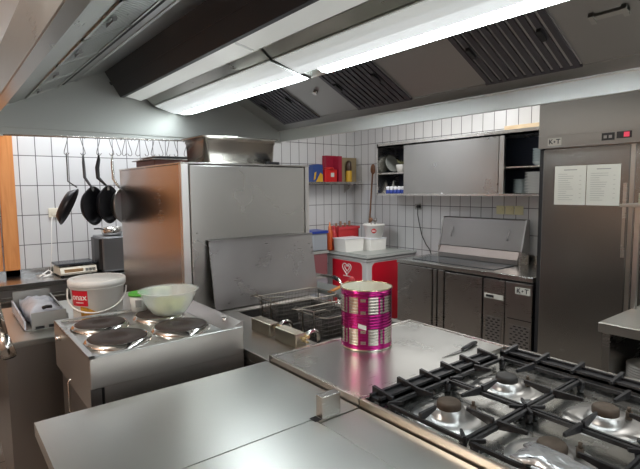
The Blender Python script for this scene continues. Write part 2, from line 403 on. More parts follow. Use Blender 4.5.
hk = {1: make_hook(1), -1: make_hook(-1)}
def railz(x): return 1.945+.02*(x-.35)
hooks = [(.74, 1, 'empty'), ]
used = {1: 0, -1: 0}
def put_hook(x, s, label, group, rz=0):
    o = hk[s] if not used[s] else hk[s].copy()
    if used[s]: COL.objects.link(o)
    used[s] = 1
    o.location = (x, 3.745, railz(x)); o.rotation_euler = (0, 0, rz); o['label'] = label; o['category'] = 'hook'; o['group'] = group
PANX = [.735, .84, .955, 1.05]
for x, s, l in ((.735, 1, 'thin wire hook carrying the leftmost black pan with the thin handle'), (.842, -1, 'thin wire hook carrying the second black pan with the straight grey handle'),
                (.945, 1, 'thin wire hook carrying the third black pan with the curved black handle'), (1.035, -1, 'thin wire hook carrying the grey steel pan nearest the tall cabinet')):
    put_hook(x, s, l, 'hooks carrying pans')
for i, x in enumerate((1.085, 1.12, 1.165, 1.22, 1.29, 1.335, 1.40, 1.455, 1.52, 1.60)):
    put_hook(x, 1 if i % 2 else -1, 'empty wire hook on the hood rail right of the hanging pans', 'empty hooks on the hood rail', (-.3, .3, .1)[i % 3])
# hanging pans
def make_pan(name, label, x, r, drop, rz, mat, hmat, kind, y=3.745, swing=0.):
    """hangs by its handle from a hook; drop = from the hook to the pan's rim"""
    top = railz(x)-.122
    t = thing(name, label, 'frying pan', (x, y, top), rz, 'pans hanging behind the hood')
    g = G(); dpt = .045
    g.lathe([(0, 0), (r*.72, 0), (r*.86, dpt*.45), (r, dpt), (r*.985, dpt+.002), (r*.84, dpt*.5), (r*.70, .004), (0, .004)], n=40)
    g.xf(Matrix.Translation((0, -.02, -drop)) @ Matrix.Rotation(swing, 4, 'X') @ Matrix.Translation((0, 0, -r)) @ Matrix.Rotation(PI/2, 4, 'X'))
    part('pan_body', g, mat, t, world=False)
    g = G(); e = -.02-dpt*.8
    if kind == 'flat':
        pts = [(0, 0, -.004), (0, 0, -.05), (0, -.004, -drop*.72), (0, e*.6, -drop*.92), (0, e, -drop-.012)]
        g.tube(pts, [.006, .010, .011, .009, .007], 8)
    elif kind == 'curved':
        pts = [(0, 0, -.002), (.002, .002, -.03), (-.006, .012, -.09), (-.008, .008, -drop*.75), (0, e*.5, -drop*.93), (0, e, -drop-.012)]
        g.tube(pts, [.006, .012, .015, .014, .009, .007], 10)
    else:
        pts = [(0, 0, -.004), (0, 0, -.05), (0, 0, -drop*.85), (0, e, -drop-.01)]
        g.tube(pts, .0045, 8)
    a = [(.008*math.cos(2*PI*k/12), 0, .006+.008*math.sin(2*PI*k/12)) for k in range(12)]
    g.tube(a, .002, 6, True)
    part('handle', g, hmat, t, world=False)
    if kind != 'wire':
        g = G(); g.box(-.014, .014, e-.004, e+.006, -drop-.035, -drop-.004)
        part('handle_bracket', g, 'wire', t, world=False)
    return t
make_pan('crepe_pan', 'black pan at the left of the hanging row, on a thin bare wire-like handle', .735, .138, .215, 1.2, 'pan_black', 'wire_dark', 'wire', 3.745, .45)
make_pan('frying_pan', 'black frying pan second from the left, with a straight dark grey handle', .842, .138, .22, .8, 'pan_black', plain('grey_handle', (.10, .10, .11), .4), 'flat', 3.75)
make_pan('frying_pan', 'black frying pan third from the left, with a thick curved black handle', .945, .138, .215, .8, 'pan_black', 'black', 'curved', 3.75)
make_pan('frying_pan', 'grey steel frying pan hanging close to the tall cabinet, plain steel handle', 1.035, .130, .235, .85, 'steel_dark', 'wire', 'flat', 3.75)

# ---------------------------------------------------------------- left counter by the back wall
lc = thing('wall_counter', 'long stainless counter against the tiled wall below the door and pans', 'counter', (.4, 4.5, 0))
g = G(); g.box(-1.38, 1.75, 4.28, 4.735, .84, .88, bev=.004); g.box(-1.38, 1.75, 4.715, 4.735, .88, .93)
part('worktop', g, steel('counter_top_steel', (.50, .50, .50), .22, .05, (1, 30, 1), 3., .05), lc)
g = G(); g.box(-1.36, 1.73, 4.32, 4.70, .1, .84); part('cabinet_body', g, 'steel_dark', lc)
for x0 in (-1.3, -.55, .20, .95):
    fr = part('door', G().box(x0, x0+.72, 4.30, 4.32, .14, .78, bev=.003), 'steel_front', lc)
    part('door_handle', G().box(x0+.1, x0+.62, 4.285, 4.30, .745, .757), 'steel', fr)
g = G()
for xx in (-1.3, .2, 1.65): g.cyl((xx, 4.5, 0), (xx, 4.5, .1), .02)
part('feet', g, 'steel', lc)
# scale
sc = thing('weighing_scale', 'white electronic kitchen scale with black platform on the wall counter', 'scale', (.90, 4.50, .88), .05)
g = G(); g.prism([(-.115, 0.014), (-.128, .03), (-.10, .075), (.12, .075), (.13, .014)], 'x', -.14, .14); part('body', g, 'cream', sc, False)
g = G(); g.box(-.15, .15, -.10, .13, .088, .106, bev=.004); g.box(-.05, .05, -.04, .06, .075, .09); part('platform', g, plain('scale_platform', (.05, .055, .065), .25, .3), sc, False)
g = G(); g.box(-.11, .03, -.1285, -.1135, .034, .060); g.xf(Matrix.Translation((0, .004, 0)))
part('display', g, 'lcd', sc, False)
g = G()
for k in range(3):
    for j in range(2): g.box(.05+k*.027, .07+k*.027, -.1275, -.110, .036+j*.013, .044+j*.013)
part('buttons', g, 'ink_grey', sc, False)
g = G()
for x in (-.12, .12):
    for y in (-.09, .1): g.cyl((x, y, 0), (x, y, .016), .014)
part('feet', g, 'black', sc, False)
g = G(); P = [(.63, 4.50, .886), (.67, 4.53, .905), (.71, 4.56, .925), (.73, 4.52, .91), (.70, 4.48, .888), (.66, 4.47, .886), (.69, 4.53, .888), (.75, 4.6, .888)]
g.tube(P, .006, 6); g.tube([(.62, 4.56, .888), (.66, 4.5, .90), (.72, 4.47, .889), (.73, 4.58, .889)], .005, 6); g.tube([(.73, 4.6, .889), (.76, 4.66, 1.1), (.775, 4.70, 1.30), (.79, 4.735, 1.36)], .003, 6)
solo('power_cord', g, 'white_plastic', 'white cable bundled beside the scale and running up to the wall switch', 'cable', (.68, 4.52, .88))
g = G(); g.box(.765, .845, YW-.012, YW, 1.355, 1.435, bev=.003); sw = solo('wall_socket', g, 'cream', 'cream wall socket on the tiles left of the hanging pans', 'socket', (.805, YW, 1.355))
part('socket_face', G().cyl((.805, YW-.016, 1.395), (.805, YW-.011, 1.395), .024), 'cream', sw)
# small oven with rounded left door
ov = thing('microwave_oven', 'grey microwave oven with a black bulging door on the wall counter', 'microwave', (1.31, 4.48, .88), 0)
g = G(); g.box(1.085, 1.63, 4.32, 4.66, .895, 1.19, bev=.012); part('housing', g, plain('oven_grey', (.22, .225, .235), .4, .5), ov)
g = G(); g.prism([(1.085, 4.34), (1.085, 4.64), (1.065, 4.62), (1.058, 4.49), (1.065, 4.36)], 'z', .91, 1.175); part('door', g, 'black', ov)
g = G()
for x in (1.13, 1.58):
    for y in (4.36, 4.62): g.cyl((x, y, .88), (x, y, .896), .015)
part('feet', g, 'black', ov)
pn = thing('saucepan', 'small steel pan standing on top of the grey oven', 'pan', (1.20, 4.45, 1.19))
part('pan_body', G().lathe([(0, 0), (.07, 0), (.085, .03), (.09, .075), (.087, .075), (.08, .03), (.067, .004), (0, .004)], (1.20, 4.45, 1.19)), 'chrome', pn)
part('handle', G().tube([(1.13, 4.42, 1.25), (1.08, 4.40, 1.262), (1.04, 4.38, 1.262)], .007), 'black', pn)

# ---------------------------------------------------------------- steel unit at the left of the island, tray, bucket
un = thing('base_cabinet', 'plain stainless base cabinet standing behind the electric stove', 'cabinet', (.55, 3.0, 0))
part('worktop', G().box(.205, 1.03, 2.62, 3.45, .85, .88, bev=.004), 'steel_top', un)
part('cabinet_body', G().box(.215, 1.02, 2.64, 3.43, .08, .85), steel('cabinet_warm_steel', (.42, .39, .36), .36, .08, (30, 1, 1), 2., .08), un)
part('plinth', G().box(.24, 1.0, 2.70, 3.40, 0, .08), 'recess', un)
tr = thing('document_tray', 'grey steel box with sloping open top behind the stove, holding a plastic bag', 'box', (.45, 2.95, .88), 0)
g = G()
g.prism([(2.79, .88), (2.80, .965), (2.808, .965), (2.798, .88)], 'x', .345, .505)
g.prism([(3.28, .88), (3.28, 1.0), (3.288, 1.0), (3.288, .88)], 'x', .32, .51)
g.box(.32, .51, 2.79, 3.288, .881, .887)
g.prism([(2.79, .887), (2.80, .94), (3.288, .97), (3.288, .887)], 'x', .508, .515)
part('body', g, plain('tray_grey', (.33, .33, .31), .4, .6), tr)
g = G(); g.prism([(2.79, .887), (2.80, .93), (3.288, .95), (3.288, .887)], 'x', .312, .32); part('side_plate', g, 'bag', tr)
g = G(); g.box(.36, .40, 2.785, 2.79, .885, .897); g.box(.42, .48, 2.785, 2.79, .885, .899); part('front_slots', g, 'recess', tr)
# crumpled plastic bag in the box
def crumple(nx, ny, x0, x1, y0, y1, z, amp, seed, base=None):
    rr = random.Random(seed); bm = bmesh.new(); vs = []
    for j in range(ny+1):
        row = []
        for i in range(nx+1):
            u, v = i/nx, j/ny; dome = math.sin(PI*u)**.5*math.sin(PI*v)**.5 if 0 < u < 1 and 0 < v < 1 else 0
            zz = z + dome*amp + rr.uniform(-1, 1)*amp*.22
            row.append(bm.verts.new((x0+(x1-x0)*u+rr.uniform(-1, 1)*.008, y0+(y1-y0)*v+rr.uniform(-1, 1)*.008, zz)))
        vs.append(row)
    for j in range(ny):
        for i in range(nx):
            f = bm.faces.new((vs[j][i], vs[j][i+1], vs[j+1][i+1], vs[j+1][i])); f.smooth = True
    r = bmesh.ops.extrude_face_region(bm, geom=bm.faces[:])
    for e in r['geom']:
        if isinstance(e, bmesh.types.BMVert): e.co.z -= .004 if base is None else max(.003, (e.co.z-base)*.9)
    g = G(); g.bm.free(); g.bm = bm; return g
g = crumple(9, 9, .345, .495, 2.84, 3.27, .955, .035, 3, .892)
solo('plastic_bag', g, 'bag', 'crumpled bluish white plastic bag lying in the grey steel box', 'bag', (.5, 3.05, .89))
g = G(); g.tube([(.405, 2.84, .978), (.42, 2.83, .985), (.445, 2.84, .98)], .009, 8)
solo('marker_pen', g, 'black', 'short black pen cap on the edge of the plastic bag', 'pen', (.42, 2.83, .97))
# bucket
bk = thing('plastic_bucket', 'white lidded plastic bucket with a red brand label, beside the stove', 'bucket', (.655, 2.76, .88))
c = (.655, 2.76, .88); R1, R0, HB = .132, .118, .235
part('bucket_body', G().lathe([(0, 0), (R0-.004, 0), (R0, .006), (R1, HB-.04), (R1+.006, HB-.038), (R1+.006, HB-.03), (R1, HB-.028), (R1, HB-.005), (0, HB-.006)], c, 48), 'white_plastic', bk)
part('lid', G().lathe([(0, HB+.005), (R1-.020, HB+.005), (R1-.018, HB+.003), (R1-.012, HB+.003), (R1-.010, HB+.006), (R1+.006, HB+.006), (R1+.011, HB), (R1+.011, HB-.030), (R1+.008, HB-.030), (R1+.007, HB-.006), (0, HB-.007)], c, 48), 'white_plastic', bk)
def curved(c, r0, r1, h, a0, a1, z0, z1, off=.0012, n=14, shape=None):
    g = G(); bm = g.bm; vs = []
    for i in range(n+1):
        a = a0+(a1-a0)*i/n; u = i/n
        zz0 = z0 + (shape(u)[0] if shape else 0); zz1 = z1 + (shape(u)[1] if shape else 0)
        row = []
        for z_, o in ((zz0, off), (zz1, off), (zz1, 0), (zz0, 0)):
            rr = r0+(r1-r0)*z_/h+o
            row.append(bm.verts.new((c[0]+rr*math.cos(a), c[1]+rr*math.sin(a), c[2]+z_)))
        vs.append(row)
    for i in range(n):
        for k in range(4):
            bm.faces.new((vs[i][k], vs[i+1][k], vs[i+1][(k+1) % 4], vs[i][(k+1) % 4]))
    bm.faces.new(vs[0]); bm.faces.new(vs[-1][::-1]); return g
def wrap_text(s, size, c, r0, r1, h, amid, zmid, off=.0018):
    g = G().text(s, size, Matrix.Identity(4), bold=.005)
    for v in g.bm.verts:
        z_ = zmid+v.co.y; rr = r0+(r1-r0)*z_/h+off+v.co.z; a = amid+v.co.x/rr
        v.co = Vector((c[0]+rr*math.cos(a), c[1]+rr*math.sin(a), c[2]+z_))
    return g
va = math.atan2(-c[1], -c[0])      # the side of the bucket that faces the room
lb = part('red_label', curved(c, R0, R1, HB-.04, va-1.15, va-.38, .112, .192), 'red', bk)
part('label_text', wrap_text('onax', .046, c, R0, R1, HB-.04, va-.76, .158), 'white_plastic', lb)
part('label_text_line', curved(c, R0, R1, HB-.04, va-.92, va-.56, .128, .132, .0022), 'white_plastic', lb)
g = curved(c, R0, R1, HB-.04, va-.72, va+.10, .02, .110, .0014, 16, lambda u: (0, -.05*u*u))
M['veg'] = plain('vegetable_picture', (.75, .28, .03), .45, noise=.9, nscale=60)
part('food_picture', g, 'veg', bk)
part('white_text_block', curved(c, R0, R1, HB-.04, va+.62, va+.78, .03, .07, .0014), 'ink_grey', bk)
P = []
for i in range(25):
    a = va-PI/2-.15 + PI*i/24; sag = math.sin(PI*i/24)
    rr = R1+.012+.004*sag; P.append((c[0]+rr*math.cos(a), c[1]+rr*math.sin(a), c[2]+.187-.105*max(0, math.sin(PI*i/24))**.8))
part('carry_handle', G().tube(P, .0045, 8), 'white_plastic', bk)

# ---------------------------------------------------------------- electric stove
es = thing('electric_stove', 'stainless electric stove with four round black hotplates at the left of the island', 'stove', (.70, 2.1, 0))
EX0, EX1, EY0, EY1, EZ = .385, 1.0-.01, 1.785, 2.42, 1.0
g = G(); g.box(EX0, EX1, EY0, EY0+.012, .886, EZ, bev=.003); g.box(EX0+.046, EX1, EY0+.001, EY0+.012, .70, .888); g.box(EX0, EX0+.01, EY0+.012, EY1, .80, EZ)
part('apron', g, steel('apron_steel', (.66, .63, .59), .36, .08, (1, 1, 40), 3., .05), es)
g = G(); g.box(EX0, EX1, EY0, EY0+.022, EZ-.006, EZ+.002, bev=.002); g.box(EX0, EX0+.022, EY0, EY1, EZ-.006, EZ+.002, bev=.002); g.box(EX0, EX1, EY1-.022, EY1, EZ-.006, EZ+.003, bev=.002)
g.box(EX0+.01, EX1-.01, EY0+.01, EY1-.01, EZ-.02, EZ-.012)
part('top_pan', g, 'steel_griddle', es)
g = G(); g.prism([(EX1-.065, EZ-.010), (EX1-.055, EZ-.004), (EX1+.0, EZ+.022), (EX1+.008, EZ+.022), (EX1+.008, EZ-.03), (EX1-.065, EZ-.03)], 'y', EY0+.013, EY1)
rim = part('side_flange', g, steel('flange_steel', (.52, .48, .46), .3), es)
part('flange_knob', G().cyl((.962, 1.90, EZ+.004), (.962, 1.90, EZ+.020), .008).cyl((.962, 1.90, EZ+.020), (.962, 1.90, EZ+.024), .011), 'chrome', rim)
for (hx, hy, hr) in ((.535, 1.975, .108), (.795, 1.975, .105), (.535, 2.235, .100), (.795, 2.235, .100)):
    b = part('hotplate', G().lathe([(0, .004), (hr*.32, .004), (hr*.36, .009), (hr*.97, .010), (hr, .006), (hr, -.012), (0, -.012)], (hx, hy, EZ-.0), 48), 'plate_iron', es)
    part('hotplate_ring', G().lathe([(hr+.001, -.012), (hr+.002, .006), (hr+.008, .006), (hr+.018, -.006), (hr+.020, -.013)], (hx, hy, EZ), 48), 'chrome', b)
part('cabinet_body', G().box(EX0+.02, EX1, EY0+.03, EY1-.01, .10, .98), steel('stove_body_steel', (.40, .38, .36), .3), es)
part('recess_panel', G().box(EX0, EX0+.036, EY0+.004, EY0+.012, .70, .884), 'steel_dark', es)
part('dark_slot', G().box(EX0+.036, EX0+.046, EY0+.008, EY0+.014, .70, .886), 'recess', es)
g = G()
for x in (.45, .93):
    for y in (1.86, 2.36): g.cyl((x, y, 0), (x, y, .10), .02)
part('feet', g, 'steel', es)
g = G(); g.tube([(.404, 2.13, .82), (.385, 2.13, .82), (.377, 2.13, .81), (.377, 2.13, .69), (.385, 2.13, .68), (.404, 2.13, .68)], .004)
part('side_handle', g, 'chrome', es)
part('side_knob', G().cyl((.362, 2.28, .955), (.386, 2.28, .955), .012), 'chrome', es)

# bowl with cabbage, jar
c = (.828, 2.19, 1.012)
bw = thing('mixing_bowl', 'translucent green-tinged plastic bowl on the rear right hotplate', 'bowl', c)
part('bowl_body', G().lathe([(0, 0), (.070, 0), (.075, .004), (.105, .045), (.125, .098), (.136, .105), (.137, .109), (.126, .107), (.120, .10), (.100, .047), (.070, .008), (0, .005)], c, 56), 'bowl', bw)
g = G(); rr = random.Random(5)
for k in range(120):
    a = rr.uniform(0, 2*PI); z0 = .012+rr.uniform(0, .048); r = math.sqrt(rr.random())*(.050+z0*.5)
    p = Vector((c[0]+r*math.cos(a), c[1]+r*math.sin(a), c[2]+z0)); d1 = Vector((rr.uniform(-1, 1), rr.uniform(-1, 1), rr.uniform(-.3, .5))).normalized()*.018
    g.tube([p-d1, p+Vector((0, 0, .005)), p+d1], [.002, .0035, .002], 5)
for (dx, dy) in ((-.05, -.02), (.03, -.04), (.04, .03)): g.lathe([(0, .0), (.03, .004), (.035, .015), (.02, .026), (0, .03)], (c[0]+dx*.6, c[1]+dy*.6, c[2]+.010), 14)
o = solo('shredded_cabbage', g, 'cabbage', 'pale green shredded cabbage lying in the translucent bowl', 'vegetables', (c[0], c[1], c[2]+.01)); o['kind'] = 'stuff'
c = (.735, 2.33, 1.012)
jr = thing('plastic_tub', 'milky plastic tub with a bright green lid, left of the translucent bowl', 'tub', c)
part('tub_body', G().lathe([(0, 0), (.036, 0), (.043, .078), (.040, .078), (.033, .004), (0, .004)], c, 32), 'jar', jr)
part('lid', G().lathe([(0, .081), (.042, .081), (.047, .086), (.047, .072), (.044, .072), (.043, .079), (0, .079)], c, 32), 'green', jr, label='bright green lid')
part('paper_label', curved(c, .036, .043, .078, -2.3, -1.6, .02, .055), 'ink_grey', jr)
c2 = (.862, 2.372, 1.0115)
t = thing('plastic_tub', 'low tub with a pale green rim hidden behind the translucent bowl', 'tub', c2)
part('tub_body', G().lathe([(0, 0), (.036, 0), (.043, .075), (.040, .075), (.033, .004), (0, .004)], c2, 32), 'jar', t)
part('lid', G().lathe([(0, .078), (.042, .078), (.047, .083), (.047, .070), (.044, .070), (.043, .076), (0, .076)], c2, 32), plain('pale_lid', (.62, .66, .36), .4), t)

# ---------------------------------------------------------------- island: prep tables
pt = thing('prep_table', 'wide light steel worktop in the foreground, its far half', 'worktop', (.6, 1.35, 0))
g = G(); g.prism([(.188, 1.104), (.842, 1.104), (.842, 1.075), (.995, 1.075), (.995, 1.61), (.188, 1.61)], 'z', .86, .90)
part('tabletop', g, 'steel_top', pt)
part('cabinet_body', G().box(.24, .98, 1.12, 1.58, .1, .86), 'steel_dark', pt)
part('plinth', G().box(.28, .96, 1.15, 1.55, 0, .1), 'recess', pt)
pt2 = thing('prep_table', 'light steel worktop in the near foreground, cut off by the photo bottom edge', 'worktop', (.5, .3, 0))
part('tabletop', G().box(.188, .840, -.6, 1.102, .86, .90, bev=.003), 'steel_top', pt2)
part('side_strip', G().box(.842, .995, -.6, 1.071, .86, .899, bev=.002), 'steel_top', pt2)
part('cabinet_body', G().box(.24, .98, -.58, 1.06, .1, .859), 'steel_dark', pt2)
part('plinth', G().box(.28, .96, -.55, 1.05, 0, .1), 'recess', pt2)
bs = thing('steel_bracket', 'small upright steel block in the worktop gap beside the griddle rail', 'bracket', (.90, 1.09, .90))
part('block', G().box(.856, .926, 1.080, 1.112, .9005, .968, bev=.002), 'steel', bs)
part('open_slot', G().box(.832, .855, 1.084, 1.112, .9005, .9015), 'recess', bs)
# ---------------------------------------------------------------- neutral worktop between fryer and gas range
ng = thing('island_worktop', 'smooth steel worktop carrying the magenta can, left of the gas burners', 'worktop', (1.42, 1.34, 0))
g = G(); g.box(1.016, 1.826, 1.082, 1.592, .895, .915, bev=.002)
part('top_plate', g, 'steel_griddle', ng)
g = G(); g.box(1.002, 1.016, 1.082, 1.606, .85, .925, bev=.002); g.box(1.016, 1.834, 1.592, 1.606, .86, .922, bev=.002); g.box(1.826, 1.840, 1.082, 1.592, .86, .920, bev=.002)
part('edge_rim', g, 'steel', ng)
part('cabinet_body', G().box(1.02, 1.82, 1.09, 1.60, .1, .895), 'steel_dark', ng)
part('plinth', G().box(1.05, 1.79, 1.12, 1.58, 0, .1), 'recess', ng)
# ---------------------------------------------------------------- gas range
gr = thing('gas_range', 'gas range with black cast iron grates in the right foreground', 'gas stove', (1.42, .5, 0))
M['rim_warm'] = steel('worn_rim_steel', (.62, .55, .46), .3)
part('edge_rim', G().box(1.002, 1.016, -.40, 1.078, .85, .925, bev=.002), 'rim_warm', gr); part('edge_rim', G().box(1.826, 1.840, -.40, 1.078, .86, .922, bev=.002), 'steel', gr)
g = G(); g.box(1.016, 1.826, -.40, 1.078, .88, .897)
M['deck'] = steel('range_deck_steel', (.56, .56, .53), .26, .08, (1, 20, 1), 14., .10)
part('deck', g, 'deck', gr)
part('cabinet_body', G().box(1.02, 1.82, -.38, 1.075, .1, .88), 'steel_dark', gr)
part('plinth', G().box(1.05, 1.79, -.35, 1.05, 0, .1), 'recess', gr)
BX = (1.165, 1.480); BY = (.862, .552, .242, -.068)
first = True
for j, by in enumerate(BY):
    for i, bx in enumerate(BX):
        c = (bx, by, .897)
        b = part('burner', G().lathe([(.112, .000), (.110, .004), (.085, .005), (.060, .003), (.050, .012), (.046, .030), (0, .030)], c, 40), plain('burner_dish', (.52, .51, .49), .38, 1.) if first else bpy.data.materials['burner_dish'], gr)
        first = False
        part('burner_cap', G().lathe([(.033, .022), (.036, .024), (.036, .044), (.033, .049), (.030, .051), (0, .051)], c, 32), 'cap' if (i + j) % 2 == 0 or (i, j) == (0, 1) else 'cap_dark', b)
        part('spark_plug', G().cyl((bx+.068, by-.038, .90), (bx+.068, by-.038, .925), .009).cyl((bx+.068, by-.038, .925), (bx+.068, by-.038, .938), .005), 'cap', b)
def bar(g, p, q, w=.012, h=.016, zt=None, taper=None):
    """cast bar of rectangular section between two points; taper = height at q"""
    p = Vector(p); q = Vector(q); d = (q-p); d.z = 0; d.normalize(); s = Vector((-d.y, d.x, 0))*w/2
    h2 = taper if taper is not None else h
    vs = [g.bm.verts.new(v) for v in (p-s-Vector((0, 0, h)), p+s-Vector((0, 0, h)), p+s, p-s, q-s*.7-Vector((0, 0, h2)), q+s*.7-Vector((0, 0, h2)), q+s*.7, q-s*.7)]
    for f in ((0, 1, 2, 3), (7, 6, 5, 4), (0, 4, 5, 1), (1, 5, 6, 2), (2, 6, 7, 3), (3, 7, 4, 0)): g.bm.faces.new([vs[k] for k in f])
def make_grate(x0, x1, y0, y1, cx, cy):
    g = G(); zb = .934; h = .011
    for a, b in (((x0, y0), (x1, y0)), ((x1, y0), (x1, y1)), ((x1, y1), (x0, y1)), ((x0, y1), (x0, y0))): bar(g, (*a, zb), (*b, zb), .010, h)
    mids = [((x0+x1)/2, y0), ((x0+x1)/2, y1), (x0, (y0+y1)/2), (x1, (y0+y1)/2)]
    mids = [(cx, y0), (cx, y1), (x0, cy), (x1, cy)]
    for mx, my in mids:
        d = Vector((cx-mx, cy-my, 0)); L = d.length; d.normalize()
        e = Vector((mx, my, 0))+d*(L-.062)
        s = Vector((mx, my, zb+.014)) - d*.002
        bar(g, s, (e.x, e.y, zb+.016), .010, .026, taper=.010)
    for fx, fy in ((x0, y0), (x1, y0), (x0, y1), (x1, y1)):
        d = Vector((cx-fx, cy-fy, 0)).normalized()
        bar(g, Vector((fx, fy, zb+.004)), Vector((fx, fy, zb+.006))+d*.040, .009, .013, taper=.009)
        g.cyl((fx+d.x*.012, fy+d.y*.012, .898), (fx+d.x*.012, fy+d.y*.012, zb-.01), .010, .012, 10)
    return g
GX = [(1.035, 1.322), (1.338, 1.655)]
GY = [(.716, .985), (.400, .700), (.090, .385), (-.22, .075)]
names = [['left one in the row nearest the can', 'right of the far row, below the knife'], ['left of the second row beside the worn rim', 'right of the second row'], ['left of the third row, cut by the frame', 'right of the third row, out of the frame'], ['left of the last row, out of the frame', 'right of the last row, out of the frame']]
for j, (y0, y1) in enumerate(GY):
    for i, (x0, x1) in enumerate(GX):
        solo('pan_grate', make_grate(x0, x1, y0, y1, BX[i], BY[j]), 'iron', 'cast iron grate, '+names[j][i], 'grate', (x0, y0, .898), 'square grates over the burners')
def ribbed(x0, x1, y0, y1, along):
    g = G(); zb = .932
    g.box(x0, x1, y0, y1, zb-.010, zb)
    n = int(((x1-x0) if along == 'x' else (y1-y0))/.125)
    if along == 'x':
        g.box(x0, x1, y0, y0+.010, zb-.02, zb+.008); g.box(x0, x1, y1-.010, y1, zb-.02, zb+.008)
        for k in range(n+1):
            xx = x0+.03+k*(x1-x0-.06)/n; bar(g, (xx, y1+.012, zb+.022), (xx, y0-.022, zb+.012), .012, .026, taper=.010)
            g.cyl((xx, (y0+y1)/2, .898), (xx, (y0+y1)/2, zb-.005), .010, n=10)
    else:
        g.box(x0, x0+.010, y0, y1, zb-.02, zb+.008); g.box(x1-.010, x1, y0, y1, zb-.02, zb+.008)
        for k in range(n+1):
            yy = y0+.03+k*(y1-y0-.06)/n; bar(g, (x1+.012, yy, zb+.022), (x0-.022, yy, zb+.012), .012, .026, taper=.010)
            g.cyl(((x0+x1)/2, yy, .898), ((x0+x1)/2, yy, zb-.005), .010, n=10)
    return g
solo('ribbed_grate', ribbed(1.03, 1.66, 1.012, 1.062, 'x'), 'iron', 'narrow black ribbed cast iron bar along the worktop side of the range', 'grate', (1.03, 1.01, .9), 'narrow ribbed grates')
solo('ribbed_grate', ribbed(1.715, 1.775, -.30, 1.03, 'y'), 'iron', 'narrow black ribbed cast iron bar along the far right side of the range', 'grate', (1.72, .3, .9), 'narrow ribbed grates')
g = crumple(10, 8, 1.022, 1.115, .425, .58, .954, .012, 11, .949)
solo('cling_film', g, 'wrap', 'crumpled clear plastic film lying on the nearest burner grate', 'plastic film', (1.1, .5, .955))

# ---------------------------------------------------------------- tin can and knife
c = (1.412, 1.475, .9155); R = .107; HC = .252
cn = thing('food_can', 'large open magenta and silver food can standing on the steel worktop', 'can', c)
prof = [(R, 0), (R+.0025, .001), (R+.0025, .006), (R, .008)]
z = .014
while z < HC-.016:
    prof += [(R-.0004, z), (R+.0014, z+.005), (R-.0004, z+.010)]; z += .0125
prof += [(R, HC-.010), (R+.003, HC-.007), (R+.003, HC), (R-.001, HC)]
zs = [p[1] for p in prof]
def mfun(i, k):
    zz = zs[i]; a = (k+.5)/64*2*PI - math.atan2(-c[1], -c[0])
    a = (a+PI) % (2*PI) - PI
    if zz < .007 or zz > HC-.012: return 0 if zz > HC-.012 else 1
    up = .150 < zz < .222; lo = .024 < zz < .092
    if up or lo:
        zc = .186 if up else .058
        per = .76; da = (a+.12) % per - per/2
        if abs(da) < .23 and abs(zz-zc) < .034: return 1
        if ((da/.16)**2 + ((zz-zc)/.03)**2) > 4.6 and abs(zz-zc) < .030: return 1
        return 0
    return 0
g = G().lathe(prof, c, 64, mfun=mfun)
part('can_body', g, ['magenta', 'tin'], cn)
part('can_inside', G().lathe([(R-.0015, HC-.0005), (R-.003, HC-.012), (R-.004, .01), (0, .008)], c, 64), 'tin_inside', cn)
part('can_rim', G().tube([(c[0]+(R+.001)*math.cos(2*PI*k/48), c[1]+(R+.001)*math.sin(2*PI*k/48), c[2]+HC) for k in range(48)], .0028, 8, True), plain('rim_gold', (.72, .62, .40), .2, 1.), cn)
part('white_sticker', curved(c, R+.002, R+.002, HC, math.atan2(-c[1], -c[0])-.30, math.atan2(-c[1], -c[0])-.0, .100, .118, .002, 8, lambda u: (-.008*u, -.008*u)), 'white_plastic', cn)
kn = thing('kitchen_knife', 'small kitchen knife with black handle lying on the worktop by the burners', 'knife', (1.645, 1.165, .916))
part('blade', G().prism([(1.515, 1.158), (1.60, 1.150), (1.655, 1.152), (1.655, 1.168), (1.58, 1.164)], 'z', .9165, .9185), 'blade', kn)
part('handle', G().tube([(1.65, 1.160, .923), (1.69, 1.164, .925), (1.73, 1.170, .925), (1.768, 1.175, .923)], [.006, .008, .009, .007], 10), 'black', kn)

# ---------------------------------------------------------------- deep fryer
fr = thing('deep_fryer', 'stainless deep fryer let into the island beside the stove, holding wire baskets', 'deep fryer', (1.4, 1.95, 0))
FX0, FX1, FY0, FY1 = 1.002, 1.845, 1.608, 2.50
TX0, TX1, TY0, TY1 = 1.29, 1.80, 1.645, 2.38
g = G(); g.box(FX0, TX0, FY0, FY1, .86, .90, bev=.002); g.box(TX1, FX1, FY0, FY1, .86, .90); g.box(TX0, TX1, FY0, TY0, .86, .90); g.box(TX0, TX1, TY1, FY1, .86, .90)
part('top', g, steel('fryer_top_steel', (.48, .46, .42), .3), fr)
g = G(); g.box(TX0, TX0+.004, TY0, TY1, .62, .895); g.box(TX1-.004, TX1, TY0, TY1, .62, .895); g.box(TX0, TX1, TY0, TY0+.004, .62, .895); g.box(TX0, TX1, TY1-.004, TY1, .62, .895); g.box(TX0, TX1, TY0, TY1, .62, .625); g.box(TX0, TX1, 2.01, 2.025, .62, .885)
part('tank', g, 'cap_dark', fr)
part('oil', G().box(TX0+.005, TX1-.005, TY0+.005, 2.009, .626, .75).box(TX0+.005, TX1-.005, 2.026, TY1-.005, .626, .75), 'oil', fr)
g = G(); g.box(FX0, FX0+.02, FY0, FY1, .1, .86); g.box(FX1-.02, FX1, FY0, FY1, .1, .86); g.box(FX0+.02, FX1-.02, FY1-.02, FY1, .1, .86); g.box(FX0+.02, FX1-.02, FY0, FY0+.02, .1, .86); g.box(FX0+.02, FX1-.02, FY0+.02, FY1-.02, .1, .12)
part('cabinet_body', g, M['recess'] if False else 'steel_dark', fr)
[part('foot', G().cyl((x, y, 0), (x, y, .1), .02), 'steel', fr) for x in (1.06, 1.78) for y in (1.66, 2.38)]
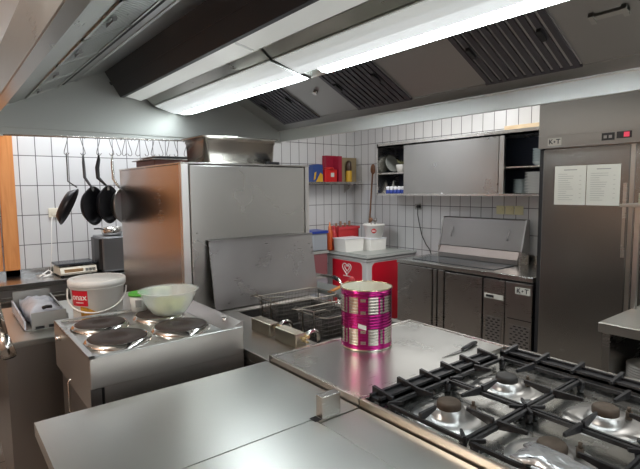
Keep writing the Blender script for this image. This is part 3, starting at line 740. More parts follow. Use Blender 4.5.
for y0 in (1.65, 1.86):
    b = part('heater_head', G().box(1.168, 1.222, y0, y0+.165, .9005, .962, bev=.003), steel('heater_head_steel', (.62, .58, .48), .25), fr)
    g = G(); g.cyl((1.205, y0, .94), (1.205, y0-.018, .94), .006); g.cyl((1.215, y0, .925), (1.215, y0-.022, .925), .005); g.cyl((1.225, y0, .945), (1.225, y0-.014, .945), .007)
    part('fitting', g, plain('brass_fitting', (.65, .52, .28), .3, 1.) if y0 < 1.7 else bpy.data.materials['brass_fitting'], b)
    P = [(1.222, y0+.02, .925)] + [(1.235+.035*(1-math.cos(PI*i/10)), y0+.02, .925+.03*math.sin(PI*i/10)) for i in range(11)] + [(1.305, y0+.02, .80)]
    part('heating_pipe', G().tube(P, .009, 10), 'chrome', b)
def basket(y0, y1, label):
    x0, x1 = 1.355, 1.76; zt, zb = .990, .80
    t = thing('fryer_basket', label, 'fryer basket', ((x0+x1)/2, (y0+y1)/2, zb), 0, 'wire baskets in the deep fryer')
    def loop(z, i=0, sag=0):
        pts = []; r = .04
        for (cx, cy, a0) in ((x1-r-i, y1-r-i, 0), (x0+r+i, y1-r-i, PI/2), (x0+r+i, y0+r+i, PI), (x1-r-i, y0+r+i, 1.5*PI)):
            for k in range(5): pts.append((cx+r*math.cos(a0+k*PI/8), cy+r*math.sin(a0+k*PI/8), z))
        return [(p[0], p[1], z - sag*math.sin(PI*min(1, max(0, (p[0]-x0)/(x1-x0))))) for p in pts]
    part('rim', G().tube(loop(zt, 0, .008), .0028, 8, True), 'wire_basket', t)
    g = G()
    for k in range(9): g.tube(loop(zb+(zt-zb)*k/9, .004+.012*(1-k/9)), .0012, 4, True)
    n = 34
    for k in range(n):
        u = k/(n-1)
        for yy in (y0, y1):
            s = 1 if yy == y0 else -1
            g.tube([(x0+.03+(x1-x0-.06)*u, yy+s*.004, zt-.004), (x0+.03+(x1-x0-.06)*u, yy+s*.016, zb)], .0012, 4)
    for k in range(16):
        u = k/15
        for xx, s in ((x0, 1), (x1, -1)): g.tube([(xx+s*.004, y0+.03+(y1-y0-.06)*u, zt-.004), (xx+s*.016, y0+.03+(y1-y0-.06)*u, zb)], .0012, 4)
    for k in range(28): g.tube([(x0+.03+(x1-x0-.06)*k/27, y0+.016, zb), (x0+.03+(x1-x0-.06)*k/27, y1-.016, zb)], .0012, 4)
    for k in range(12): g.tube([(x0+.016, y0+.03+(y1-y0-.06)*k/11, zb), (x1-.016, y0+.03+(y1-y0-.06)*k/11, zb)], .0012, 4)
    part('mesh', g, 'wire_dark', t)
    yc = (y0+y1)/2
    g = G(); g.tube([(x0, yc-.045, zt-.10), (x0-.004, yc-.045, zt+.02), (x0-.05, yc-.03, zt+.035), (x0-.095, yc, zt+.038), (x0-.05, yc+.03, zt+.035), (x0-.004, yc+.045, zt+.02), (x0, yc+.045, zt-.10)], .003, 8)
    g.tube([(x0-.004, yc-.045, zt+.02), (x0+.06, yc-.05, zt+.02), (x0+.09, yc-.055, zt+.005)], .003, 8)
    part('lifting_hook', g, 'wire_basket', t)
    return t
basket(1.69, 1.93, 'wire fryer basket hanging in the near fryer tank beside the can')
basket(2.06, 2.30, 'wire fryer basket hanging in the far fryer tank by the steel sheet')
# large sheet leaning against the tall cabinet
g = G(); th = math.atan2(.06, .40)
g.prism([(2.452, .905), (2.515, 1.292), (2.521, 1.292), (2.458, .905)], 'x', 1.19, 1.915)
g.box(1.19, 1.915, 2.505, 2.52, 1.285, 1.297)
solo('steel_sheet', g, steel('sheet_steel', (.40, .385, .38), .30, .06, (1, 1, 30), 6., .10), 'large plain steel sheet leaning against the front of the tall cabinet', 'steel sheet', (1.55, 2.46, .905))
# rack with chrome handle and tongs to the right of the sheet
ct = thing('serving_cart', 'low steel rack with a chrome tube handle to the right of the steel sheet', 'cart', (2.05, 2.5, 0))
g = G(); g.box(1.95, 2.12, 2.28, 2.70, .895, .92, bev=.004); part('shelf', g, plain('rack_grey_green', (.22, .25, .24), .4, .6), ct)
part('shelf', G().box(1.95, 2.12, 2.28, 2.70, .70, .72, bev=.004), 'steel', ct)
part('handle', G().tube([(1.965, 2.66, .91), (1.965, 2.66, .99), (1.985, 2.64, 1.005), (2.01, 2.42, 1.005), (2.015, 2.36, .995), (2.02, 2.33, .96), (2.02, 2.32, .91)], .009, 10), 'chrome', ct)
for x in (1.965, 2.105):
    for y in (2.30, 2.685): part('leg', G().cyl((x, y, 0), (x, y, .895), .012), 'steel', ct)
part('handle_grip', G().tube([(2.012, 2.41, 1.005), (2.016, 2.36, .993)], .014, 10), 'black', ct)
tg = thing('tongs', 'orange wooden tongs with a red tip resting on the rack behind the can', 'tongs', (1.95, 2.25, .93))
part('arm', G().tube([(1.90, 2.31, .935), (1.97, 2.29, .965), (2.045, 2.26, .985)], [.006, .010, .009], 8), 'orange_wood', tg)
part('arm', G().tube([(1.90, 2.33, .935), (1.975, 2.32, .955), (2.04, 2.28, .995)], [.005, .008, .008], 8), 'orange_wood', tg)
part('tip', G().lathe([(0, 0), (.018, .006), (.022, .022), (.012, .04), (0, .045)], (2.045, 2.27, .98), 14), 'red_plastic', tg)

# ---------------------------------------------------------------- tall cabinet
tc_ = thing('tall_cabinet', 'tall stainless cabinet standing in the middle of the kitchen', 'cabinet', (1.5, 3.1, 0))
CX0, CX1, CY0, CY1, CZ = 1.058, 1.925, 2.58, 3.66, 1.722
part('cabinet_body', G().box(CX0, CX1, CY0, CY1, .10, CZ, bev=.003), 'steel_side', tc_)
part('top_plate', G().box(CX0-.004, CX1+.004, CY0-.032, CY1+.002, CZ, CZ+.010, bev=.002), 'steel', tc_)
part('front_frame', G().box(CX0, CX0+.040, CY0-.030, CY0, .10, CZ).box(CX1-.030, CX1, CY0-.030, CY0, .10, CZ), steel('frame_bright_steel', (.82, .80, .77), .35), tc_)
dr = part('door', G().box(CX0+.046, CX1-.045, CY0-.040, CY0, .14, CZ-.006, bev=.003), 'steel_cabinet', tc_)
part('screws', G().cyl((CX0+.075, CY0-.044, 1.30), (CX0+.075, CY0-.038, 1.30), .005).cyl((CX0+.075, CY0-.044, 1.34), (CX0+.075, CY0-.038, 1.34), .004), 'steel_dark', dr)
g = G(); [g.cyl((x, y, 0), (x, y, .1), .02) for x in (CX0+.05, CX1-.05) for y in (CY0+.05, CY1-.05)]
part('feet', g, 'steel', tc_)
# gastronorm pan on top
def gn_pan(x0, x1, y0, y1, z0, z1, name, label, mat):
    t = thing(name, label, 'container', ((x0+x1)/2, (y0+y1)/2, z0))
    g = G(); bm = g.bm
    def ring(i, z, r):
        out = []
        for (cx, cy, a0) in ((x1-r-i, y1-r-i, 0), (x0+r+i, y1-r-i, PI/2), (x0+r+i, y0+r+i, PI), (x1-r-i, y0+r+i, 1.5*PI)):
            for k in range(7): out.append(bm.verts.new((cx+r*math.cos(a0+k*PI/12), cy+r*math.sin(a0+k*PI/12), z)))
        return out
    h = z1-z0
    rs = [ring(-.010, z1-.008, .02), ring(-.012, z1, .02), ring(.004, z1, .02), ring(.004, z1-.030, .02), ring(.008, z1-.034, .022), ring(.012, z0+.012, .03), ring(.022, z0, .035)]
    inn = [ring(.0245, z0+.003, .035), ring(.0145, z0+.014, .03), ring(.0105, z1-.036, .022), ring(.0065, z1-.004, .02), ring(-.008, z1-.004, .02)]
    seq = rs + inn
    for a, b in zip(seq[:-1], seq[1:]):
        if a is rs[-1]: continue
        for k in range(28): f = bm.faces.new((a[k], a[(k+1) % 28], b[(k+1) % 28], b[k])); f.smooth = True
    bm.faces.new(rs[-1]); bm.faces.new(inn[0])
    part('pan_body', g, mat, t); return t
t = gn_pan(1.222, 1.715, 2.60, 2.90, 1.7335, 1.890, 'gastronorm_pan', 'deep stainless gastronorm pan sitting on the front of the tall cabinet', plain('gn_steel', (.74, .71, .66), .22, 1.))
part('liner_pan', G().box(1.275, 1.66, 2.64, 2.86, 1.80, 1.805), 'steel', t)
bt = thing('baking_tray', 'dark shallow baking tray behind the deep steel pan on the tall cabinet', 'tray', (1.18, 3.22, 1.733))
part('tray_body', G().box(1.10, 1.34, 3.06, 3.42, 1.733, 1.775, bev=.006), plain('dark_tray', (.16, .07, .06), .45, .5), bt)
part('tray_rim', G().box(1.08, 1.36, 3.04, 3.44, 1.775, 1.780).box(1.12, 1.36, 3.10, 3.44, 1.795, 1.799), 'steel_dark', bt)
part('tray_lip', G().box(1.14, 1.34, 3.06, 3.40, 1.780, 1.795), 'recess', bt)
g = G(); g.box(1.61, 1.70, 2.55, 2.585, 1.733, 1.748, bev=.004); kk = solo('kitchen_timer', g, 'black', 'small flat black object on the tall cabinet below the deep pan', 'gadget', (1.65, 2.57, 1.733))

# ---------------------------------------------------------------- shelf on the back wall and its items
sh = thing('wall_shelf', 'narrow steel shelf on the tiled back wall holding boxes and tins', 'shelf', (3.85, 4.65, 1.64))
part('board', G().box(3.30, 4.27, 4.53, YW-.002, 1.636, 1.650), 'steel', sh)
part('front_lip', G().box(3.30, 4.27, 4.525, 4.531, 1.632, 1.662), 'steel', sh)
for x in (3.4, 4.15): part('bracket', G().prism([(4.56, 1.634), (YW-.002, 1.634), (YW-.002, 1.52)], 'x', x, x+.006), 'steel', sh)
b = thing('coffee_packet', 'blue and yellow packet at the left end of the wall shelf', 'packet', (3.60, 4.62, 1.65))
part('pouch', G().prism([(3.515, 1.65), (3.675, 1.65), (3.668, 1.86), (3.60, 1.873), (3.522, 1.86)], 'y', 4.58, 4.68), plain('packet_blue', (.03, .07, .25), .4), b)
part('yellow_print', G().prism([(3.56, 1.66), (3.668, 1.66), (3.665, 1.75), (3.63, 1.77), (3.60, 1.72)], 'y', 4.576, 4.58).prism([(3.53, 1.68), (3.555, 1.70), (3.57, 1.78), (3.545, 1.77)], 'y', 4.576, 4.58), 'yellow', b)
b = thing('red_tin', 'small bright red tin with a round lid and white label on the shelf', 'tin', (3.77, 4.60, 1.65))
part('tin_body', G().box(3.685, 3.865, 4.545, 4.66, 1.65, 1.81, bev=.006), plain('tin_red', (.60, .02, .02), .3), b)
part('lid', G().cyl((3.775, 4.60, 1.81), (3.775, 4.60, 1.835), .07, .06, 24), plain('tin_red_lid', (.55, .02, .02), .35), b)
part('white_label', G().box(3.765, 3.815, 4.542, 4.545, 1.72, 1.77), 'paper', b)
solo('red_carton', G().box(3.79, 3.955, 4.668, 4.74, 1.65, 1.985, bev=.002).box(3.90, 3.955, 4.56, 4.668, 1.65, 1.975), plain('carton_red', (.33, .012, .04), .45), 'tall dark red carton behind the small red tin on the shelf', 'box', (3.86, 4.66, 1.65))
solo('cardboard_box', G().box(3.975, 4.26, 4.63, 4.745, 1.65, 1.965, bev=.002), 'cardboard', 'brown cardboard box at the right end of the wall shelf', 'box', (4.11, 4.69, 1.65))
b = thing('oil_bottle', 'yellow bottle with a dark top in front of the brown cardboard box', 'bottle', (4.09, 4.585, 1.65))
part('bottle_body', G().lathe([(0, 0), (.038, 0), (.040, .01), (.040, .13), (.036, .15)], (4.09, 4.585, 1.65), 24), 'yellow', b)
part('bottle_top', G().lathe([(.036, .15), (.038, .18), (.034, .25), (.020, .275), (0, .28)], (4.09, 4.585, 1.65), 24), plain('bottle_dark', (.06, .035, .02), .35), b)

# ---------------------------------------------------------------- chest freezer in the corner
fz = thing('chest_freezer', 'low red and white ice cream chest freezer in the corner', 'freezer', (3.9, 4.0, 0))
ZX0, ZX1, ZY0, ZY1 = 3.54, 4.28, 3.69, 4.34
part('body', G().box(ZX0, ZX1, ZY0, ZY1, .06, .80, bev=.012), 'freezer_white', fz)
def rrect(u0, u1, v0, v1, r, n=6, corners=(1, 1, 1, 1)):
    out = []
    for (cu, cv, a0, on) in ((u1-r, v1-r, 0, corners[0]), (u0+r, v1-r, PI/2, corners[1]), (u0+r, v0+r, PI, corners[2]), (u1-r, v0+r, 1.5*PI, corners[3])):
        for k in range(n+1):
            if on: out.append((cu+r*math.cos(a0+k*PI/2/n), cv+r*math.sin(a0+k*PI/2/n)))
        if not on: out.append(((u0 if cu < (u0+u1)/2 else u1), (v0 if cv < (v0+v1)/2 else v1)))
    return out
rp = part('red_side_panel', G().prism(rrect(ZY0+.07, ZY1-.09, .12, .785, .05, 6, (0, 1, 1, 0)), 'x', ZX0-.005, ZX0+.001), 'red', fz)
part('red_front_panel', G().prism(rrect(ZX0+.075, ZX1, .12, .785, .06, 6, (0, 1, 1, 0)), 'y', ZY0-.005, ZY0+.001), 'red', fz)
g = G(); g.box(ZX0-.012, ZX1, ZY0-.012, ZY1+.02, .802, .825, bev=.004); part('collar', g, 'freezer_white', fz)
g = G(); g.box(ZX0-.025, ZX1+.01, ZY0-.025, ZY1+.04, .828, .862, bev=.008); ld = part('lid', g, 'lid_edge', fz)
g = G(); g.box(ZX0+.03, ZX1-.03, ZY0+.02, ZY1-.02, .862, .868, bev=.002); part('lid_panel', g, 'lid_grey', ld)
part('lid_edge_strip', G().box(ZX0-.030, ZX1+.01, ZY0-.033, ZY0-.026, .845, .868).box(ZX0-.033, ZX0-.026, ZY0-.033, ZY1+.04, .845, .856), plain('lid_edge_light', (.50, .52, .50), .35), ld)
# heart emblem: two nested outline hearts
def heart(cx, cz, s, turn=1.):
    P = []
    for i in range(41):
        t = 2*PI*i/40*turn
        P.append((cx - s*.062*16*math.sin(t)**3, cz + s*.062*(13*math.cos(t)-5*math.cos(2*t)-2*math.cos(3*t)-math.cos(4*t))))
    return P
g = G(); hy, hz = 4.0, .70
g.tube([(ZX0-.007, y, z) for y, z in heart(hy, hz, .072)], .0060, 6); g.tube([(ZX0-.007, y, z) for y, z in heart(hy-.004, hz+.006, .038, .8)], .0055, 6)
part('heart_emblem', g, 'white_plastic', rp)
g = G()
for k in range(7): g.box(ZX0-.008, ZX0-.005, hy-.055+k*.017, hy-.044+k*.017, .61, .62)
part('emblem_caption', g, 'white_plastic', rp)
part('wheels', G().cyl((3.62, 3.8, .03), (3.66, 3.8, .03), .03).cyl((4.16, 3.8, .03), (4.2, 3.8, .03), .03).cyl((3.62, 4.25, .03), (3.66, 4.25, .03), .03).cyl((4.16, 4.25, .03), (4.2, 4.25, .03), .03), 'black', fz)
FZ = .868
# white crate on freezer
b = thing('white_crate', 'white rectangular plastic tub on the chest freezer, in front of the red crate', 'tub', (3.74, 4.12, FZ))
g = G(); g.prism([(3.575, FZ), (3.835, FZ), (3.85, FZ+.145), (3.56, FZ+.145)], 'y', 4.06, 4.26)
part('tub_body', g, 'white_plastic', b)
part('rim', G().box(3.552, 3.858, 4.052, 4.268, FZ+.142, FZ+.152, bev=.003), 'egg', b)
b = thing('white_crate', 'white rectangular plastic tub on the freezer, under the round white bucket', 'tub', (4.0, 4.1, FZ))
g = G(); g.prism([(3.885, FZ), (4.115, FZ), (4.125, FZ+.13), (3.875, FZ+.13)], 'y', 3.97, 4.18); part('tub_body', g, 'white_plastic', b)
part('rim', G().box(3.87, 4.13, 3.965, 4.185, FZ+.128, FZ+.136, bev=.003), 'egg', b)
b = thing('utensil_bucket', 'round white bucket with a small red logo, holding kitchen tools', 'bucket', (4.02, 4.07, FZ+.137))
c = (4.02, 4.07, FZ+.137)
part('bucket_body', G().lathe([(0, 0), (.096, 0), (.118, .14), (.128, .142), (.128, .160), (.120, .162), (.114, .145), (.093, .006), (0, .005)], c, 40), 'white_plastic', b)
aa = math.atan2(-c[1], -c[0])
part('red_oval_logo', curved(c, .096, .118, .14, aa-.28, aa+.28, .085, .085, .0016, 16, lambda u: (-.028*math.sin(PI*u)**.6 if 0 < u < 1 else 0, .028*math.sin(PI*u)**.6 if 0 < u < 1 else 0.0005)), 'red_plastic', b)
part('logo_band', curved(c, .096, .118, .14, aa-.17, aa+.17, .079, .091, .003), 'white_plastic', b)
for (dx, dy, hgt, mat, nm, lb) in ((-.03, .02, .24, 'brown_wood', 'wooden_spoon', 'dark wooden spoon handle sticking up from the round white bucket, left one'), (.05, .03, .23, 'steel_dark', 'ladle', 'dark metal ladle sticking up from the right side of the white bucket')):
    g = G(); g.tube([(c[0]+dx*.5, c[1]+dy*.5, c[2]+.01), (c[0]+dx, c[1]+dy, c[2]+hgt-.04)], .006, 8); g.lathe([(0, -.028), (.018, -.02), (.026, 0), (.018, .02), (0, .028)], (c[0]+dx*1.05, c[1]+dy*1.05, c[2]+hgt-.03), 14)
    solo(nm, g, mat, lb, 'kitchen tool', (c[0], c[1], c[2]+.01))
# red crate behind with red sauce bottles
b = thing('red_crate', 'red plastic crate behind the white tubs in the corner', 'crate', (3.75, 4.48, .9))
g = G(); x0, x1, y0, y1, z0, z1 = 3.50, 3.99, 4.30, 4.50, FZ+.0, FZ+.265
g = G(); g.box(x0+.19, x1, y0, y0+.01, z0, z1); g.box(x0+.19, x1, y1-.01, y1, z0, z1); g.box(x0+.18, x0+.19, y0, y1, z0, z1); g.box(x1-.01, x1, y0, y1, z0, z1); g.box(x0+.18, x1, y0, y1, z0, z0+.01)
part('crate_body', g, 'red_plastic', b)
part('crate_rim', G().box(x0+.17, x1+.01, y0-.012, y0, z1-.03, z1), plain('crate_rim_red', (.55, .05, .06), .4), b)
for i, xx in enumerate((3.72, 3.79, 3.86, 3.93)):
    bb = thing('sauce_bottle', 'dark capped bottle neck standing in the red corner crate', 'bottle', (xx, 4.40, FZ+.01), 0, 'bottles in the red crate')
    part('bottle_body', G().lathe([(0, 0), (.026, 0), (.028, .17), (.014, .22)], (xx, 4.40, FZ+.011), 16), plain('sauce_dark', (.16, .03, .02), .3) if i == 0 else bpy.data.materials['sauce_dark'], bb)
    part('cap', G().lathe([(.014, .22), (.013, .29+.02*(i % 2)), (0, .295+.02*(i % 2))], (xx, 4.40, FZ+.011), 16), 'brown_wood', bb)
b = thing('ketchup_bottle', 'tall orange red squeeze bottle left of the red crate in the corner', 'bottle', (3.60, 4.35, FZ))
part('bottle_body', G().lathe([(0, 0), (.034, 0), (.036, .02), (.036, .16), (.030, .22), (.014, .25)], (3.565, 4.33, FZ), 20), plain('orange_red', (.55, .09, .02), .35), b)
part('nozzle', G().lathe([(.016, .25), (.014, .27), (.004, .33), (0, .332)], (3.565, 4.33, FZ), 16), plain('nozzle_orange', (.65, .18, .05), .35), b)
b = thing('ketchup_bottle', 'dark red squeeze bottle between the orange bottle and the red crate', 'bottle', (3.6, 4.4, FZ))
part('bottle_body', G().lathe([(0, 0), (.032, 0), (.034, .02), (.034, .18), (.026, .22), (.012, .24)], (3.635, 4.34, FZ), 20), 'red_plastic', b)
part('nozzle', G().lathe([(.014, .24), (.012, .26), (.004, .29), (0, .292)], (3.635, 4.34, FZ), 16), 'red_plastic', b)
# stacked containers left of the freezer
def rtub(x0, x1, y0, y1, z0, z1, mat, lidmat, label, lid=True):
    t = thing('storage_tub', label, 'storage tub', ((x0+x1)/2, (y0+y1)/2, z0), 0, 'tall storage tubs left of the freezer')
    r = .03
    part('tub_body', G().prism(rrect(x0, x1, y0, y1, r), 'z', z0, z1), mat, t)
    if lid:
        part('lid', G().prism(rrect(x0-.012, x1+.012, y0-.012, y1+.012, r), 'z', z1, z1+.028), lidmat, t)
    return t
cl1 = plain('cloudy_grey_plastic', (.33, .36, .40), .3)
rtub(3.22, 3.45, 4.22, 4.45, .90, 1.085, cl1, 'blue', 'cloudy storage tub with a dark blue lid, topmost of its stack')
rtub(3.22, 3.45, 4.22, 4.45, .62, .86, plain('cloudy_red_content', (.25, .10, .11), .3), 'lid_grey', 'cloudy storage tub with dark red contents, under the blue-lidded tub')
rtub(3.22, 3.45, 4.22, 4.45, .33, .58, cl1, 'lid_grey', 'grey storage tub at the bottom of the stack beside the freezer')
g = G(); g.box(3.20, 3.47, 4.20, 4.47, .29, .325); 
for x in (3.21, 3.45):
    for y in (4.21, 4.45): g.box(x, x+.012, y, y+.012, 0, .29)
solo('low_stool', g, 'steel', 'low steel stand carrying the stack of storage tubs beside the freezer', 'stand', (3.33, 4.33, 0))
bpy.data.objects  # noqa
# pizza peel leaning in the corner
t = thing('pizza_paddle', 'long brown wooden paddle leaning upright in the tiled corner', 'paddle', (4.22, 4.33, .87))
part('pole', G().tube([(4.195, 4.355, .875), (4.205, 4.33, 1.2), (4.215, 4.29, 1.77)], [.012, .011, .010], 10), 'brown_wood', t)
g = G().lathe([(0, -.008), (.045, -.006), (.048, 0), (.045, .006), (0, .008)], (0, 0, 0), 24); g.xf(Matrix.Translation((4.216, 4.285, 1.81)) @ Matrix.Rotation(PI/2, 4, 'Y') @ Matrix.Diagonal((1.35, .8, 1, 1)))
part('blade', g, 'brown_wood', t)

# ---------------------------------------------------------------- saladette counter on the right wall
sa = thing('refrigerated_counter', 'stainless refrigerated counter with an open topping lid along the right wall', 'counter', (3.95, 2.6, 0))
AX, AY0, AY1 = 3.60, 1.90, 3.32
part('worktop', G().box(AX, XW-.02, AY0, AY1, .835, .875, bev=.004), steel('saladette_top', (.50, .50, .47), .25), sa)
part('topping_well', G().box(AX+.10, 4.02, 2.30, 3.20, .8755, .880), 'glass_dark', sa)
part('upstand', G().box(XW-.045, XW-.025, AY0, AY1, .875, .955), 'steel', sa)
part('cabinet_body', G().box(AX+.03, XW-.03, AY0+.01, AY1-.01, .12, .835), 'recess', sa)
def dpanel(y0, y1, z0, z1, name='door', mat='steel_front'):
    return part(name, G().box(AX+.008, AX+.03, y0, y1, z0, z1, bev=.003), mat, sa)
dpanel(2.885, 3.315, .14, .825); dpanel(2.83, 2.87, .14, .825, 'post'); dpanel(2.75, 2.815, .14, .825, 'post')
d2 = dpanel(2.35, 2.735, .14, .815)
p1 = dpanel(2.14, 2.335, .14, .815, 'control_panel'); p2 = dpanel(1.905, 2.132, .14, .815, 'compressor_panel')
part('thermostat', G().box(AX+.002, AX+.008, 2.15, 2.325, .652, .690), 'paper', p1)
part('display', G().box(AX+.0, AX+.002, 2.235, 2.305, .662, .682), 'black', p1)
def grille(p, y0, y1, z0, z1):
    part('grille_back', G().box(AX+.004, AX+.008, y0, y1, z0, z1), 'steel_dark', p)
    g = G(); rr = random.Random(3)
    n = int((z1-z0)/.022)
    for k in range(n):
        zz = z0+.008+k*.022
        m = int((y1-y0)/.045)
        for j in range(m):
            yy = y0+.01+j*.045+(.018 if k % 2 else 0)
            if yy+.022 < y1: g.box(AX+.001, AX+.0045, yy, yy+.022, zz, zz+.010)
    part('grille_holes', g, 'recess', p)
grille(p1, 2.165, 2.305, .16, .50); grille(p2, 1.915, 2.095, .16, .47)
part('upper_groove', G().box(AX+.006, AX+.0085, 1.905, 2.11, .515, .522), 'recess', p2)
FACEX = Matrix(((0, 0, -1, 0), (-1, 0, 0, 0), (0, 1, 0, 0), (0, 0, 0, 1)))   # text read by someone looking along +x
def logo(px, py, pz, w, h, parent, size, plate=True):
    o = None
    if plate:
        o = part('logo_plate', G().box(px-.002, px, py-w/2, py+w/2, pz-h/2, pz+h/2), plate if isinstance(plate, str) else 'paper', parent)
    g = G().text('K', size, Matrix.Translation((px-.003, py+w*.27, pz)) @ FACEX)
    g.text('T', size, Matrix.Translation((px-.003, py-w*.27, pz)) @ FACEX)
    g.box(px-.0035, px-.002, py-size*.16, py+size*.16, pz-size*.05, pz+size*.05); g.box(px-.0035, px-.002, py-size*.05, py+size*.05, pz-size*.16, pz+size*.16)
    part('logo_letters', g, 'ink', o if plate else parent)
logo(AX+.008, 1.985, .755, .125, .055, p2, .052)
part('feet', G().cyl((3.68, 1.95, 0), (3.68, 1.95, .12), .02).cyl((3.68, 3.25, 0), (3.68, 3.25, .12), .02).cyl((4.2, 1.95, 0), (4.2, 1.95, .12), .02).cyl((4.2, 3.25, 0), (4.2, 3.25, .12), .02), 'steel', sa)
M['lid_steel'] = steel('open_lid_steel', (.22, .21, .205), .36, .05, (1, 1, 30), 2., .04)
lid = part('open_lid', G().prism([(4.085, 1.00), (4.155, 1.275), (4.175, 1.285), (4.195, 1.270), (4.115, .985)], 'y', 2.275, 3.165), 'lid_steel', sa)
for ya in (2.262, 3.165): part('lid_end', G().prism([(4.075, .995), (4.15, 1.283), (4.20, 1.283), (4.21, .99)], 'y', ya, ya+.013), 'steel_dark', lid)
part('lower_flap', G().prism([(4.05, .925), (4.085, .993), (4.095, .993), (4.07, .925)], 'y', 2.29, 3.15), plain('flap_steel', (.40, .35, .33), .35, 1.), lid)
part('lid_shadow_rail', G().box(4.045, 4.16, 2.285, 3.155, .881, .924), 'steel_dark', lid)
for ya in (3.155, 2.262): part('hinge_bracket', G().box(4.06, 4.20, ya, ya+.02, .876, .99), 'steel', lid)
for yy in (2.42, 3.04):
    part('lid_handle', G().tube([(4.108, yy, 1.09), (4.094, yy, 1.10), (4.10, yy-.01, 1.14), (4.118, yy-.01, 1.178), (4.13, yy, 1.18)], .004, 6), 'steel_dark', lid)

# sockets and cable on the right wall
M['socket_cream'] = plain('socket_cream', (.78, .74, .46), .45)
for i, (y0, lb) in enumerate(((2.57, 'yellowed wall socket under the wall cabinet, left of three'), (2.475, 'yellowed wall socket under the wall cabinet, middle of three'), (2.38, 'yellowed wall socket under the wall cabinet, right of three, nearest the fridge'))):
    s = solo('wall_socket', G().box(XW-.012, XW, y0, y0+.085, 1.318, 1.40, bev=.003), 'socket_cream', lb, 'socket', (XW, y0+.04, 1.318), 'sockets beside the fridge')
    part('socket_face', G().cyl((XW-.016, y0+.042, 1.36), (XW-.011, y0+.042, 1.36), .026), 'socket_cream', s)
s = solo('wall_socket', G().box(XW-.015, XW, 3.60, 3.68, 1.335, 1.40, bev=.003), 'lid_grey', 'grey wall socket with a black plug, left of the open lid', 'socket', (XW, 3.64, 1.335))
solo('power_cord', G().cyl((XW-.05, 3.61, 1.37), (XW-.015, 3.61, 1.37), .018).tube([(XW-.045, 3.61, 1.365), (XW-.04, 3.615, 1.28), (XW-.03, 3.60, 1.18), (XW-.03, 3.56, 1.05), (XW-.03, 3.50, .95), (XW-.03, 3.45, .90), (XW-.05, 3.42, .87), (XW-.05, 3.38, .80)], .005, 8), 'black', 'black power cable hanging from the grey wall socket down behind the counter', 'cable', (XW-.03, 3.5, .9))

# ---------------------------------------------------------------- wall cabinet
wc = thing('wall_cabinet', 'long stainless wall cabinet with sliding doors, both ends open', 'wall cabinet', (4.1, 3.0, 1.5))
WX, WY0, WY1, WZ0, WZ1 = 3.95, 1.91, 3.955, 1.500, 2.075
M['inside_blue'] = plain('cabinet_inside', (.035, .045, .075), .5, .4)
g = G(); g.box(WX, XW-.002, WY0, WY1, WZ0, WZ0+.02); g.box(WX, XW-.002, WY0, WY1, WZ1-.045, WZ1); g.box(WX, XW-.002, WY1-.02, WY1, WZ0, WZ1); g.box(WX, XW-.002, WY0, WY0+.02, WZ0, WZ1)
part('carcass', g, 'steel', wc)
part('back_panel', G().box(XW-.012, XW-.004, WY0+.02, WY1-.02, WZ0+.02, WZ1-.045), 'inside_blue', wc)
part('shelf', G().box(WX+.03, XW-.014, 3.50, WY1-.02, 1.735, 1.75), 'steel', wc); part('shelf', G().box(WX+.03, XW-.014, WY0+.02, 3.48, 1.745, 1.757), 'steel', wc)
part('divider', G().box(WX+.04, XW-.014, 3.48, 3.50, WZ0+.02, WZ1-.045), 'steel_dark', wc)
M['slide_steel'] = steel('sliding_door_steel', (.46, .455, .44), .30, .0, (1, 1, 30), 4., .07)
part('sliding_door', G().box(WX+.004, WX+.016, 2.44, 3.555, WZ0+.012, WZ1-.035, bev=.002), 'slide_steel', wc)
part('sliding_door', G().box(WX+.020, WX+.032, 2.385, 3.40, WZ0+.02, WZ1-.045, bev=.002), 'slide_steel', wc)
part('door_edge', G().box(WX+.002, WX+.034, 2.385, 2.43, WZ0+.018, WZ1-.045), steel('edge_steel', (.6, .6, .58), .3), wc)
part('top_track', G().box(WX+.0, WX+.036, WY0, WY1, WZ1-.045, WZ1-.028), 'steel_dark', wc)
part('bottom_track', G().box(WX-.003, WX+.036, WY0, WY1, WZ0+.0, WZ0+.014), 'steel', wc)
part('track_knob', G().lathe([(0, 0), (.012, .003), (.010, .014), (0, .018)], (WX+.005, 3.05, WZ0+.014), 12), 'egg', wc)
# contents left
b = thing('ceramic_pot', 'small white pot with a dry plant on the upper left shelf of the wall cabinet', 'pot', (4.10, 3.70, 1.75))
part('pot_body', G().lathe([(0, 0), (.045, 0), (.062, .085), (.058, .088), (.055, .08), (.042, .005), (0, .005)], (4.08, 3.70, 1.7505), 24), 'ceramic', b)
g = G(); rr = random.Random(2)
for k in range(14):
    a = rr.uniform(0, 2*PI); g.tube([(4.08, 3.70, 1.80), (4.08+.02*math.cos(a), 3.70+.02*math.sin(a), 1.85), (4.08+.05*math.cos(a), 3.70+.05*math.sin(a), 1.86+rr.uniform(0, .04))], [.004, .005, .002], 5)
part('plant', g, plain('dry_plant', (.20, .20, .10), .7), b)
solo('white_cup', G().lathe([(0, 0), (.022, 0), (.028, .045), (.025, .045), (.019, .005), (0, .005)], (4.03, 3.575, 1.7505), 20), 'egg', 'tiny white cup right of the white pot in the wall cabinet', 'cup', (4.03, 3.575, 1.75))
b = thing('glass_bowl', 'pale oval dish propped upright at the left end of the wall cabinet', 'dish', (4.1, 3.86, 1.75))
g = G().lathe([(0, 0), (.09, .01), (.10, .03), (.097, .03), (.085, .014), (0, .006)], (0, 0, 0), 28); g.xf(Matrix.Translation((4.12, 3.90, 1.85)) @ Matrix.Rotation(1.25, 4, 'X'))
part('dish_body', g, 'lid_grey', b)
